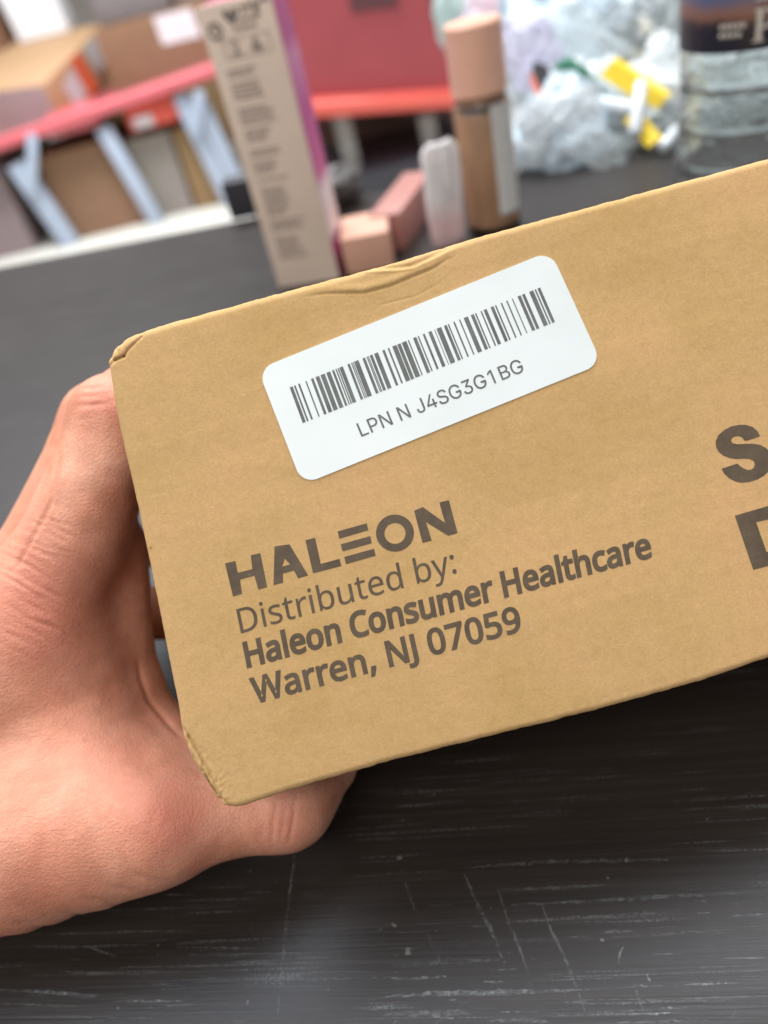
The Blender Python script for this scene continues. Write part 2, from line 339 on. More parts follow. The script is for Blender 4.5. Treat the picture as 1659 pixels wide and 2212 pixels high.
GLYPHS = {
 'dist': '536,292 533,231 521,177 501,131 474,91 439,58 399,33 351,15 297,4 237,0 78,0 78,573 254,573 309,569 359,558 404,540 443,516 476,484 502,446 521,401 533,350;460,289 457,337 449,379 435,415 416,444 391,469 361,487 327,500 287,508 244,511 150,511 150,62 228,62 299,68 357,87 402,119 434,164 454,220;724,430 724,0 654,0 654,430;690,591 718,580 725,572 729,560 731,546 729,532 725,521 718,512 690,501 679,502 669,506 660,512 653,521 649,532 648,546 649,560 653,572 660,580 669,586 679,590;1140,119 1138,92 1131,69 1119,49 1104,32 1084,18 1060,6 1033,-2 1002,-6 969,-8 891,-1 834,19 834,83 896,60 970,49 1003,51 1029,57 1048,66 1061,79 1070,94 1072,112 1063,141 1032,167 966,196 895,228 877,239 861,252 849,266 840,283 835,302 833,324 838,358 853,386 878,408 910,425 949,435 994,438 1068,430 1132,409 1107,353 1051,372 990,380 963,379 941,374 923,366 911,356 903,343 901,328 911,298 946,274 1011,246 1081,215 1099,203 1113,191 1125,176 1134,159 1139,140;1388,50 1421,53 1448,59 1448,5 1416,-4 1376,-8 1354,-7 1334,-3 1314,4 1296,13 1281,27 1268,44 1258,66 1252,93 1250,125 1250,375 1189,375 1189,409 1251,437 1279,528 1321,528 1321,430 1445,430 1445,375 1321,375 1321,127 1323,103 1329,83 1340,69 1353,58 1370,52;1735,438 1761,437 1785,433 1776,368 1753,372 1730,374 1682,363 1642,334 1615,289 1605,229 1605,0 1534,0 1534,430 1592,430 1600,351 1603,351 1636,395 1680,426 1697,433 1715,437;1936,430 1936,0 1865,0 1865,430;1901,591 1930,580 1937,572 1941,560 1942,546 1941,532 1937,521 1930,512 1901,501 1890,502 1880,506 1872,512 1865,521 1861,532 1860,546 1861,560 1865,572 1872,580 1880,586 1890,590;2143,461 2142,410 2139,373 2143,373 2157,390 2173,405 2193,419 2217,429 2244,435 2276,437 2326,431 2369,412 2405,381 2432,338 2448,283 2453,215 2451,168 2443,127 2431,91 2414,61 2394,36 2369,17 2341,3 2310,-5 2276,-8 2244,-6 2217,0 2193,10 2173,24 2157,38 2143,55 2137,55 2123,0 2072,0 2072,609 2143,609;2264,379 2235,377 2211,371 2192,361 2176,348 2163,330 2154,308 2148,282 2144,252 2143,217 2143,214 2146,165 2154,125 2169,93 2191,69 2223,55 2265,51 2301,55 2329,69 2352,93 2367,126 2377,166 2380,216 2377,265 2367,306 2352,338 2329,360 2300,374;2925,430 2925,0 2867,0 2856,57 2853,57 2818,20 2771,-1 2717,-8 2685,-6 2656,-1 2631,8 2609,21 2592,38 2578,59 2568,85 2563,114 2561,148 2561,430 2632,430 2632,153 2635,122 2642,96 2655,76 2674,62 2698,53 2727,51 2757,53 2782,59 2803,69 2820,82 2833,100 2842,121 2849,146 2853,175 2854,206 2854,430;3204,50 3237,53 3265,59 3265,5 3233,-4 3192,-8 3171,-7 3150,-3 3130,4 3113,13 3097,27 3084,44 3074,66 3069,93 3067,125 3067,375 3006,375 3006,409 3067,437 3095,528 3137,528 3137,430 3261,430 3261,375 3137,375 3137,127 3139,103 3146,83 3156,69 3170,58 3186,52;3516,438 3552,435 3583,427 3611,414 3636,396 3656,373 3672,346 3684,315 3691,281 3694,244 3694,201 3399,201 3404,157 3417,119 3437,90 3464,69 3497,56 3536,52 3609,60 3674,82 3674,20 3609,-1 3533,-8 3494,-5 3458,3 3425,17 3396,36 3372,61 3352,91 3338,126 3329,167 3326,212 3329,257 3337,297 3350,333 3368,364 3390,390 3417,411 3447,426 3480,435;3516,380 3484,377 3458,366 3436,348 3419,323 3407,293 3401,257 3620,257 3619,281 3615,302 3609,322 3600,338 3589,353 3575,364 3558,373 3538,378;3955,-8 3905,-2 3862,17 3827,48 3800,91 3784,146 3779,214 3784,282 3800,338 3827,381 3863,413 3906,432 3956,438 4014,429 4058,407 4089,374 4094,374 4091,405 4089,438 4089,609 4160,609 4160,0 4103,0 4092,58 4089,58 4058,24 4014,1;3966,51 4007,55 4039,67 4062,88 4078,117 4087,154 4090,200 4090,213 4087,263 4078,304 4063,336 4041,360 4008,375 3966,379 3931,374 3902,359 3880,334 3864,300 3855,260 3852,213 3855,165 3864,125 3880,93 3902,69 3931,55;4575,461 4574,410 4571,373 4575,373 4589,390 4606,405 4626,419 4649,429 4676,435 4708,437 4758,431 4801,412 4837,381 4864,338 4880,283 4885,215 4883,168 4876,127 4863,91 4847,61 4826,36 4801,17 4773,3 4742,-5 4708,-8 4676,-6 4649,0 4626,10 4606,24 4589,38 4575,55 4569,55 4555,0 4504,0 4504,609 4575,609;4696,379 4668,377 4644,371 4624,361 4608,348 4595,330 4586,308 4580,282 4576,252 4575,217 4575,214 4578,165 4587,125 4601,93 4623,69 4656,55 4698,51 4733,55 4762,69 4784,93 4800,126 4809,166 4812,216 4809,265 4800,306 4784,338 4761,360 4732,374;4930,430 5006,430 5099,185 5113,144 5126,105 5135,68 5138,68 5153,121 5175,186 5262,430 5338,430 5153,-59 5117,-130 5103,-148 5086,-164 5068,-176 5047,-185 5023,-191 4997,-192 4963,-190 4938,-186 4938,-130 4960,-133 4986,-135 5028,-126 5059,-99 5081,-59 5103,-2;5396,43 5398,61 5403,75 5411,85 5421,92 5432,96 5445,97 5458,96 5470,92 5481,85 5489,75 5494,61 5496,43 5494,26 5489,12 5481,2 5470,-6 5458,-10 5445,-11 5432,-10 5421,-6 5411,2 5403,12 5398,26;5396,387 5398,405 5403,419 5411,429 5421,436 5432,440 5445,441 5458,440 5470,436 5481,429 5489,419 5494,405 5496,387 5494,369 5489,355 5481,345 5470,338 5458,333 5445,332 5432,333 5421,338 5411,345 5403,355 5398,369',
 'hale': '516,0 443,0 443,267 150,267 150,0 78,0 78,573 150,573 150,330 443,330 443,573 516,573;825,437 873,433 912,422 941,403 962,375 975,338 979,293 979,0 928,0 914,61 911,61 873,22 828,-1 767,-8 742,-7 719,-2 697,6 678,16 662,30 649,48 639,68 633,92 631,119 637,159 654,192 682,219 721,238 773,251 837,257 910,259 910,285 908,317 900,342 887,359 869,371 847,378 821,380 757,370 700,347 678,400 745,426;846,208 798,203 761,195 735,182 718,165 708,144 704,119 707,97 714,79 726,66 742,56 761,51 783,49 817,52 847,62 873,79 893,103 905,134 909,172 909,210;1183,0 1112,0 1112,609 1183,609;1485,438 1520,435 1552,427 1580,414 1605,396 1625,373 1641,346 1653,315 1660,281 1662,244 1662,201 1368,201 1373,157 1385,119 1405,90 1432,69 1466,56 1505,52 1578,60 1643,82 1643,20 1578,-1 1502,-8 1463,-5 1427,3 1394,17 1365,36 1341,61 1321,91 1307,126 1298,167 1295,212 1298,257 1306,297 1319,333 1337,364 1359,390 1385,411 1415,426 1449,435;1484,380 1453,377 1426,366 1405,348 1388,323 1376,293 1370,257 1589,257 1587,281 1584,302 1577,322 1569,338 1557,353 1543,364 1527,373 1507,378;2145,216 2144,181 2139,150 2131,121 2120,95 2107,71 2091,51 2072,33 2051,18 2028,7 2002,-1 1974,-6 1945,-8 1917,-6 1891,-1 1866,7 1843,18 1822,33 1804,51 1787,71 1773,95 1762,121 1754,150 1749,181 1747,216 1750,261 1758,301 1771,336 1790,367 1813,392 1840,412 1872,426 1908,435 1947,438 1985,435 2019,426 2050,412 2078,392 2101,367 2120,336 2134,301 2142,261;1820,216 1822,184 1826,154 1834,128 1844,105 1858,86 1875,71 1895,59 1919,53 1946,51 1973,53 1997,59 2018,71 2035,86 2048,105 2059,128 2066,154 2071,184 2072,216 2071,248 2066,277 2059,303 2048,325 2034,344 2017,359 1997,370 1973,376 1945,379 1906,374 1874,359 1850,335 1834,303 1824,263;2464,438 2511,434 2549,421 2580,401 2602,371 2615,330 2619,280 2619,0 2549,0 2549,275 2547,307 2539,333 2526,353 2508,367 2483,376 2453,379 2410,374 2378,361 2354,338 2339,308 2330,269 2327,223 2327,0 2257,0 2257,430 2314,430 2324,371 2328,371 2364,409 2411,431;3216,517 3186,516 3159,510 3133,502 3110,490 3089,474 3071,456 3055,434 3042,410 3031,383 3024,353 3019,321 3018,286 3020,241 3027,200 3040,164 3057,132 3079,105 3105,83 3137,68 3174,58 3215,55 3286,62 3352,78 3352,15 3286,-2 3204,-8 3149,-4 3101,8 3059,28 3023,56 2993,90 2971,131 2954,178 2945,230 2941,287 2943,329 2949,369 2960,406 2973,440 2991,471 3012,499 3038,523 3066,543 3099,559 3135,571 3174,578 3217,581 3302,572 3374,547 3346,486 3287,508;3841,216 3840,181 3835,150 3827,121 3816,95 3803,71 3787,51 3768,33 3747,18 3724,7 3698,-1 3670,-6 3641,-8 3613,-6 3587,-1 3562,7 3539,18 3518,33 3500,51 3483,71 3469,95 3458,121 3450,150 3445,181 3443,216 3446,261 3454,301 3468,336 3486,367 3509,392 3536,412 3568,426 3604,435 3643,438 3681,435 3715,426 3746,412 3774,392 3797,367 3816,336 3830,301 3838,261;3516,216 3518,184 3522,154 3530,128 3540,105 3554,86 3571,71 3591,59 3615,53 3642,51 3670,53 3693,59 3714,71 3731,86 3745,105 3755,128 3762,154 3767,184 3768,216 3767,248 3762,277 3755,303 3744,325 3730,344 3713,359 3693,370 3669,376 3642,379 3602,374 3570,359 3546,335 3530,303 3520,263;4160,438 4207,434 4245,421 4276,401 4298,371 4311,330 4315,280 4315,0 4245,0 4245,275 4243,307 4235,333 4222,353 4204,367 4179,376 4149,379 4106,374 4074,361 4051,338 4035,308 4026,269 4023,223 4023,0 3953,0 3953,430 4010,430 4020,371 4024,371 4060,409 4107,431;4728,119 4726,92 4719,69 4707,49 4691,32 4672,18 4648,6 4621,-2 4590,-6 4557,-8 4479,-1 4422,19 4422,83 4484,60 4558,49 4591,51 4617,57 4636,66 4649,79 4657,94 4660,112 4651,141 4619,167 4554,196 4483,228 4464,239 4449,252 4437,266 4428,283 4423,302 4421,324 4426,358 4441,386 4466,408 4498,425 4537,435 4582,438 4656,430 4719,409 4695,353 4638,372 4577,380 4551,379 4529,374 4511,366 4499,356 4491,343 4488,328 4499,298 4534,274 4599,246 4669,215 4687,203 4701,191 4713,176 4721,159 4726,140;5192,430 5192,0 5134,0 5123,57 5120,57 5085,20 5038,-1 4984,-8 4952,-6 4923,-1 4898,8 4876,21 4859,38 4845,59 4835,85 4830,114 4828,148 4828,430 4899,430 4899,153 4902,122 4909,96 4922,76 4941,62 4965,53 4994,51 5024,53 5049,59 5070,69 5087,82 5100,100 5109,121 5116,146 5120,175 5121,206 5121,430;5800,438 5844,434 5880,421 5909,401 5929,371 5941,330 5945,280 5945,0 5875,0 5875,277 5873,308 5865,333 5854,353 5837,367 5815,376 5787,379 5750,374 5720,362 5698,342 5683,315 5674,280 5671,237 5671,0 5601,0 5601,277 5592,333 5584,347 5575,359 5563,367 5549,374 5532,377 5513,379 5486,377 5464,370 5445,360 5430,347 5418,329 5409,308 5403,283 5400,255 5399,223 5399,0 5328,0 5328,430 5385,430 5395,371 5399,371 5433,409 5476,431 5526,438 5557,436 5585,430 5609,420 5629,406 5645,388 5658,366 5662,366 5678,388 5697,406 5721,420 5746,430 5772,436;6244,438 6279,435 6311,427 6339,414 6363,396 6384,373 6400,346 6412,315 6419,281 6421,244 6421,201 6127,201 6132,157 6144,119 6164,90 6191,69 6224,56 6264,52 6336,60 6402,82 6402,20 6337,-1 6261,-8 6222,-5 6186,3 6153,17 6124,36 6099,61 6080,91 6065,126 6057,167 6054,212 6056,257 6064,297 6077,333 6095,364 6117,390 6144,411 6174,426 6207,435;6243,380 6212,377 6185,366 6163,348 6146,323 6135,293 6128,257 6347,257 6346,281 6342,302 6336,322 6327,338 6316,353 6302,364 6285,373 6266,378;6731,438 6757,437 6781,433 6772,368 6749,372 6726,374 6678,363 6638,334 6611,289 6601,229 6601,0 6530,0 6530,430 6588,430 6596,351 6599,351 6632,395 6676,426 6693,433 6711,437;7517,0 7445,0 7445,267 7152,267 7152,0 7079,0 7079,573 7152,573 7152,330 7445,330 7445,573 7517,573;7830,438 7865,435 7897,427 7925,414 7949,396 7970,373 7986,346 7998,315 8005,281 8007,244 8007,201 7713,201 7718,157 7730,119 7750,90 7777,69 7810,56 7850,52 7923,60 7988,82 7988,20 7923,-1 7847,-8 7808,-5 7772,3 7739,17 7710,36 7686,61 7666,91 7652,126 7643,167 7640,212 7643,257 7650,297 7664,333 7682,364 7704,390 7730,411 7760,426 7794,435;7829,380 7798,377 7771,366 7749,348 7733,323 7721,293 7715,257 7933,257 7932,281 7928,302 7922,322 7913,338 7902,353 7888,364 7871,373 7852,378;8279,437 8327,433 8366,422 8395,403 8416,375 8429,338 8433,293 8433,0 8382,0 8368,61 8365,61 8327,22 8282,-1 8221,-8 8196,-7 8173,-2 8151,6 8132,16 8116,30 8103,48 8093,68 8087,92 8085,119 8091,159 8107,192 8136,219 8175,238 8227,251 8291,257 8364,259 8364,285 8361,317 8354,342 8341,359 8323,371 8301,378 8275,380 8211,370 8154,347 8132,400 8199,426;8300,208 8252,203 8215,195 8189,182 8172,165 8161,144 8158,119 8160,97 8168,79 8180,66 8196,56 8215,51 8237,49 8271,52 8301,62 8327,79 8347,103 8359,134 8363,172 8363,210;8637,0 8566,0 8566,609 8637,609;8917,50 8949,53 8977,59 8977,5 8945,-4 8905,-8 8883,-7 8862,-3 8842,4 8825,13 8809,27 8796,44 8787,66 8781,93 8779,125 8779,375 8718,375 8718,409 8779,437 8808,528 8849,528 8849,430 8974,430 8974,375 8849,375 8849,127 8851,103 8858,83 8868,69 8882,58 8898,52;9133,431 9132,399 9129,370 9134,370 9168,407 9215,429 9268,437 9301,435 9330,430 9355,421 9376,408 9394,391 9407,370 9417,344 9423,314 9425,280 9425,0 9355,0 9355,275 9353,307 9345,333 9332,353 9314,367 9289,376 9259,379 9229,377 9204,370 9184,360 9167,347 9154,329 9145,308 9138,283 9134,254 9133,222 9133,0 9063,0 9063,609 9133,609;9731,-8 9694,-5 9660,2 9629,15 9602,34 9578,58 9559,87 9545,123 9537,165 9534,213 9537,262 9546,305 9561,342 9580,372 9604,396 9632,415 9664,428 9698,435 9735,438 9799,431 9848,415 9827,356 9782,370 9734,376 9707,374 9683,368 9662,358 9645,343 9631,325 9621,303 9613,277 9609,247 9607,213 9609,181 9613,152 9621,126 9631,104 9645,86 9662,71 9681,61 9704,55 9730,53 9792,60 9841,78 9841,15 9794,-2;10106,437 10154,433 10192,422 10222,403 10243,375 10256,338 10260,293 10260,0 10208,0 10195,61 10192,61 10154,22 10109,-1 10047,-8 10022,-7 9999,-2 9978,6 9959,16 9943,30 9929,48 9920,68 9914,92 9912,119 9917,159 9934,192 9962,219 10002,238 10054,251 10118,257 10191,259 10191,285 10188,317 10181,342 10168,359 10150,371 10128,378 10102,380 10038,370 9981,347 9959,400 10026,426;10127,208 10079,203 10042,195 10016,182 9998,165 9988,144 9985,119 9987,97 9995,79 10007,66 10023,56 10042,51 10063,49 10098,52 10128,62 10154,79 10174,103 10186,134 10190,172 10190,210;10593,438 10619,437 10644,433 10635,368 10612,372 10589,374 10541,363 10501,334 10474,289 10464,229 10464,0 10393,0 10393,430 10451,430 10459,351 10462,351 10495,395 10539,426 10556,433 10574,437;10890,438 10925,435 10957,427 10985,414 11010,396 11030,373 11046,346 11058,315 11065,281 11067,244 11067,201 10773,201 10778,157 10790,119 10810,90 10837,69 10871,56 10910,52 10983,60 11048,82 11048,20 10983,-1 10907,-8 10868,-5 10832,3 10799,17 10770,36 10746,61 10726,91 10712,126 10703,167 10700,212 10703,257 10711,297 10724,333 10742,364 10764,390 10790,411 10820,426 10854,435;10889,380 10858,377 10831,366 10810,348 10793,323 10781,293 10775,257 10994,257 10992,281 10989,302 10982,322 10974,338 10962,353 10948,364 10932,373 10912,378',
 'warr': '735,573 583,0 510,0 399,375 389,410 380,443 373,471 370,488 367,471 361,443 352,409 342,373 234,0 161,0 10,573 85,573 174,223 183,186 190,151 196,118 201,87 206,119 213,154 222,191 232,227 333,573 407,573 512,225 523,187 532,151 538,117 544,87 550,129 560,175 572,224 660,573;977,437 1025,433 1063,422 1093,403 1114,375 1127,338 1131,293 1131,0 1079,0 1066,61 1063,61 1024,22 980,-1 918,-8 893,-7 870,-2 849,6 830,16 814,30 800,48 791,68 785,92 783,119 788,159 805,192 833,219 873,238 925,251 989,257 1062,259 1062,285 1059,317 1051,342 1038,359 1021,371 999,378 973,380 909,370 852,347 830,400 897,426;998,208 950,203 913,195 887,182 869,165 859,144 856,119 858,97 865,79 878,66 894,56 913,51 934,49 969,52 999,62 1025,79 1045,103 1057,134 1061,172 1061,210;1464,438 1490,437 1515,433 1506,368 1483,372 1460,374 1412,363 1372,334 1344,289 1334,229 1334,0 1264,0 1264,430 1322,430 1330,351 1333,351 1366,395 1410,426 1427,433 1445,437;1796,438 1822,437 1846,433 1837,368 1814,372 1791,374 1743,363 1703,334 1676,289 1666,229 1666,0 1595,0 1595,430 1653,430 1661,351 1664,351 1697,395 1741,426 1758,433 1776,437;2092,438 2127,435 2159,427 2187,414 2212,396 2232,373 2248,346 2260,315 2267,281 2269,244 2269,201 1975,201 1980,157 1992,119 2012,90 2039,69 2073,56 2112,52 2185,60 2250,82 2250,20 2185,-1 2109,-8 2070,-5 2034,3 2001,17 1972,36 1948,61 1928,91 1914,126 1905,167 1902,212 1905,257 1913,297 1926,333 1944,364 1966,390 1992,411 2023,426 2056,435;2091,380 2060,377 2034,366 2012,348 1995,323 1983,293 1977,257 2196,257 2194,281 2191,302 2184,322 2176,338 2164,353 2150,364 2134,373 2114,378;2585,438 2633,434 2671,421 2702,401 2724,371 2737,330 2741,280 2741,0 2671,0 2671,275 2669,307 2661,333 2648,353 2630,367 2605,376 2575,379 2532,374 2499,361 2476,338 2461,308 2452,269 2449,223 2449,0 2379,0 2379,430 2435,430 2446,371 2450,371 2486,409 2532,431;2960,84 2941,23 2917,-42 2891,-103 2839,-103 2854,-38 2868,31 2879,93 2954,93;3761,0 3677,0 3370,476 3367,476 3370,432 3372,378 3374,320 3374,0 3307,0 3307,573 3391,573 3696,99 3699,99 3697,137 3695,193 3694,249 3694,573 3761,573;3836,-152 3802,-150 3776,-142 3776,-81 3804,-87 3834,-89 3872,-81 3883,-74 3893,-65 3901,-53 3908,-38 3911,-19 3913,3 3913,573 3985,573 3985,9 3983,-26 3977,-56 3966,-82 3952,-104 3935,-122 3914,-135 3890,-145 3864,-150;4686,287 4675,163 4667,128 4656,97 4642,70 4625,47 4605,27 4583,12 4557,1 4527,-6 4495,-8 4454,-4 4419,8 4389,27 4363,54 4342,88 4326,129 4315,176 4308,229 4306,287 4308,346 4314,399 4324,446 4339,486 4360,520 4385,547 4416,566 4452,578 4495,581 4535,578 4571,566 4601,547 4627,520 4648,486 4665,446 4676,399 4683,346;4376,287 4377,238 4381,194 4388,156 4397,125 4410,98 4425,78 4445,64 4468,55 4495,52 4522,55 4545,64 4564,78 4580,98 4593,124 4602,156 4609,194 4613,238 4614,287 4613,336 4609,380 4602,417 4593,449 4580,475 4564,495 4545,510 4522,518 4495,521 4468,518 4445,510 4425,495 4410,475 4397,449 4388,417 4381,380 4377,336;4834,0 5069,508 4760,508 4760,573 5144,573 5144,518 4912,0;5603,287 5593,163 5584,128 5573,97 5559,70 5543,47 5523,27 5500,12 5474,1 5445,-6 5412,-8 5372,-4 5336,8 5306,27 5280,54 5259,88 5243,129 5232,176 5225,229 5223,287 5225,346 5231,399 5242,446 5257,486 5277,520 5302,547 5333,566 5370,578 5412,581 5453,578 5488,566 5519,547 5545,520 5566,486 5582,446 5594,399 5601,346;5294,287 5295,238 5299,194 5305,156 5314,125 5327,98 5343,78 5362,64 5385,55 5412,52 5439,55 5462,64 5482,78 5497,98 5510,124 5520,156 5526,194 5530,238 5532,287 5530,336 5526,380 5520,417 5510,449 5497,475 5482,495 5462,510 5439,518 5412,521 5385,518 5362,510 5343,495 5327,475 5314,449 5305,417 5299,380 5295,336;5863,351 5900,349 5934,342 5965,331 5991,316 6014,297 6032,274 6045,247 6053,217 6055,183 6052,145 6044,111 6030,81 6010,54 5986,32 5956,15 5922,2 5884,-5 5841,-8 5758,0 5693,23 5693,90 5763,62 5842,52 5869,54 5894,58 5916,65 5936,76 5952,89 5966,106 5975,126 5981,149 5983,176 5979,210 5968,239 5949,262 5921,279 5885,289 5840,292 5788,288 5742,280 5706,302 5728,573 6015,573 6015,508 5788,508 5775,342 5812,348;6518,328 6511,231 6488,139 6475,112 6459,86 6441,63 6419,42 6394,25 6366,11 6333,0 6296,-6 6255,-8 6218,-6 6183,0 6183,60 6217,53 6253,50 6289,52 6320,58 6346,68 6369,82 6388,99 6404,118 6417,141 6428,165 6435,192 6447,281 6442,281 6411,247 6367,223 6306,214 6274,216 6245,223 6219,235 6196,250 6177,270 6162,294 6150,321 6143,352 6141,387 6144,426 6151,460 6164,491 6181,517 6202,540 6228,557 6257,570 6289,578 6324,581 6351,579 6376,574 6400,565 6423,553 6443,537 6462,518 6478,495 6492,469 6503,439 6511,406 6516,369;6324,521 6293,518 6266,507 6243,488 6225,463 6214,429 6211,388 6214,354 6223,325 6238,301 6259,284 6287,273 6321,269 6345,271 6367,276 6387,285 6405,296 6419,310 6431,325 6440,341 6445,358 6447,374 6439,426 6416,474 6378,508 6361,516 6343,520',
 'lpn': '60,0 60,509 125,509 125,57 361,57 361,0;453,0 453,509 628,509 665,506 697,499 725,487 749,471 768,452 783,430 793,404 800,377 802,348 800,318 793,291 783,265 768,243 749,223 725,207 697,195 665,188 628,186 518,186 518,0;518,242 625,242 650,244 672,248 690,256 705,266 717,279 726,294 732,310 736,328 737,348 736,367 732,385 726,402 717,416 705,428 690,439 672,446 650,451 625,452 518,452;898,0 898,509 974,509 1181,183 1200,151 1225,107 1251,55 1242,54 1238,108 1237,157 1236,195 1236,509 1301,509 1301,0 1224,0 1040,290 1015,331 985,381 945,452 957,454 960,384 962,328 962,291 962,0;1609,0 1609,509 1685,509 1892,183 1911,151 1936,107 1962,55 1954,54 1949,108 1948,157 1947,195 1947,509 2012,509 2012,0 1935,0 1751,290 1726,331 1697,381 1656,452 1668,454 1671,384 1673,328 1674,291 1674,0;2445,-7 2403,-2 2366,11 2335,33 2312,63 2298,100 2293,145 2293,173 2357,173 2357,145 2360,117 2368,93 2381,74 2399,61 2420,53 2445,50 2469,53 2490,61 2508,74 2521,93 2529,117 2532,145 2532,509 2596,509 2596,145 2591,100 2577,63 2554,33 2523,11 2487,-2;2696,105 2696,158 2903,509 2967,509 2765,166 2765,163 3069,163 3069,105;2938,0 2938,121 2938,146 2938,318 2999,318 2999,0;3333,-9 3298,-7 3266,-1 3237,9 3212,23 3190,40 3173,60 3160,83 3152,109 3147,137 3214,137 3217,118 3223,102 3233,88 3245,76 3259,66 3276,59 3333,49 3355,50 3376,54 3395,60 3412,69 3427,79 3439,92 3448,106 3453,122 3455,139 3453,154 3449,168 3441,179 3405,205 3354,222 3293,239 3254,253 3222,269 3195,289 3176,313 3165,341 3161,372 3164,400 3171,425 3184,448 3201,468 3222,484 3247,498 3274,508 3304,514 3336,516 3369,514 3398,508 3425,498 3449,484 3470,468 3486,449 3499,427 3507,403 3510,378 3447,378 3441,402 3429,421 3411,437 3389,449 3363,456 3334,459 3313,457 3294,454 3277,448 3261,440 3248,430 3238,418 3230,405 3226,391 3224,376 3226,359 3231,345 3240,334 3279,308 3322,293 3374,279 3421,264 3468,238 3504,198 3511,180 3516,161 3518,139 3515,112 3508,87 3496,64 3479,43 3458,25 3433,11 3403,0 3370,-7;3825,-7 3781,-3 3741,7 3705,25 3673,49 3647,79 3625,116 3609,157 3599,203 3596,254 3599,305 3609,352 3625,393 3647,429 3673,459 3705,484 3740,501 3779,512 3821,516 3847,514 3872,510 3896,504 3919,494 3940,483 3959,469 3976,453 3992,436 4005,416 4016,395 4024,373 4030,349 3964,349 3943,393 3912,427 3871,448 3821,456 3792,453 3764,445 3739,432 3716,414 3697,392 3681,364 3669,332 3662,295 3659,254 3662,213 3669,177 3681,145 3697,117 3717,95 3740,76 3766,63 3794,56 3825,53 3852,55 3877,61 3900,71 3921,85 3938,102 3952,123 3962,147 3969,173 3971,202 3990,199 3839,199 3839,256 4034,256 4034,200 4031,160 4022,124 4007,91 3986,62 3962,38 3932,19 3899,5 3864,-4;4294,-7 4264,-5 4235,1 4209,10 4185,22 4164,38 4146,57 4133,79 4124,104 4120,132 4185,132 4188,115 4194,100 4203,87 4214,76 4226,66 4241,59 4295,50 4351,61 4367,69 4380,80 4391,93 4399,108 4404,125 4405,145 4404,163 4399,180 4392,196 4382,211 4368,223 4351,234 4330,241 4306,246 4277,248 4233,248 4233,299 4364,448 4364,452 4146,452 4146,509 4449,509 4449,461 4299,291 4323,290 4356,286 4384,276 4409,262 4430,244 4447,222 4459,198 4467,173 4469,145 4467,116 4459,90 4447,66 4430,45 4409,27 4385,12 4357,2 4327,-5;4798,-7 4754,-3 4715,7 4679,25 4647,49 4620,79 4598,116 4582,157 4573,203 4569,254 4573,305 4582,352 4598,393 4620,429 4647,459 4678,484 4714,501 4752,512 4794,516 4820,514 4846,510 4870,504 4892,494 4913,483 4932,469 4950,453 4965,436 4978,416 4989,395 4998,373 5003,349 4937,349 4916,393 4885,427 4844,448 4794,456 4765,453 4738,445 4712,432 4690,414 4670,392 4654,364 4642,332 4635,295 4633,254 4635,213 4642,177 4654,145 4671,117 4690,95 4713,76 4739,63 4768,56 4798,53 4825,55 4851,61 4874,71 4894,85 4911,102 4925,123 4936,147 4942,173 4944,202 4963,199 4812,199 4812,256 5007,256 5007,200 5004,160 4995,124 4980,91 4960,62 4935,38 4906,19 4873,5 4837,-4;5325,509 5325,0 5262,0 5262,448 5259,448 5136,358 5136,427 5248,509;5563,0 5563,509 5744,509 5777,507 5806,501 5831,491 5853,477 5870,461 5883,442 5893,421 5899,398 5901,374 5899,353 5896,336 5889,320 5859,286 5817,267 5817,262 5834,260 5850,254 5866,245 5881,234 5894,220 5905,203 5914,184 5919,161 5920,136 5918,111 5913,88 5903,67 5889,48 5870,31 5847,18 5819,8 5787,2 5749,0;5627,57 5747,57 5783,60 5812,67 5832,80 5847,96 5855,115 5858,137 5857,153 5852,169 5845,184 5835,197 5823,209 5808,218 5791,225 5772,229 5751,231 5627,231;5627,285 5741,285 5791,296 5804,304 5816,314 5826,326 5833,340 5837,355 5839,372 5836,393 5828,412 5815,429 5797,442 5772,449 5743,452 5627,452;6227,-7 6184,-3 6144,7 6108,25 6076,49 6050,79 6028,116 6012,157 6002,203 5999,254 6002,305 6012,352 6028,393 6050,429 6076,459 6108,484 6143,501 6182,512 6224,516 6250,514 6275,510 6299,504 6322,494 6343,483 6362,469 6379,453 6395,436 6408,416 6419,395 6427,373 6433,349 6367,349 6346,393 6315,427 6274,448 6224,456 6195,453 6167,445 6142,432 6119,414 6100,392 6084,364 6072,332 6065,295 6062,254 6065,213 6072,177 6084,145 6100,117 6120,95 6143,76 6169,63 6197,56 6227,53 6255,55 6280,61 6303,71 6324,85 6341,102 6355,123 6365,147 6371,173 6374,202 6393,199 6241,199 6241,256 6437,256 6437,200 6434,160 6425,124 6410,91 6389,62 6364,38 6335,19 6302,5 6266,-4',
}
# ------------------------------------------------------------------ floor and worktable
FLZ = -0.86
M_floor = plain('floor_concrete', (0.66, 0.66, 0.60), 0.45, 0.06, 4)
bm = bmesh.new()
vs4 = [bm.verts.new(p) for p in ((-14, -4, FLZ), (14, -4, FLZ), (14, 18, FLZ), (-14, 18, FLZ))]
bm.faces.new(vs4)
tag(bm_obj('floor', bm, M_floor), kind='structure')
M_wall = plain('wall_paint', (0.34, 0.30, 0.27), 0.7, 0.08, 2)
bm = bmesh.new()
add_box(bm, (-14, 9, FLZ), (14, 9.2, 3.2))
tag(bm_obj('wall', bm, M_wall), kind='structure')

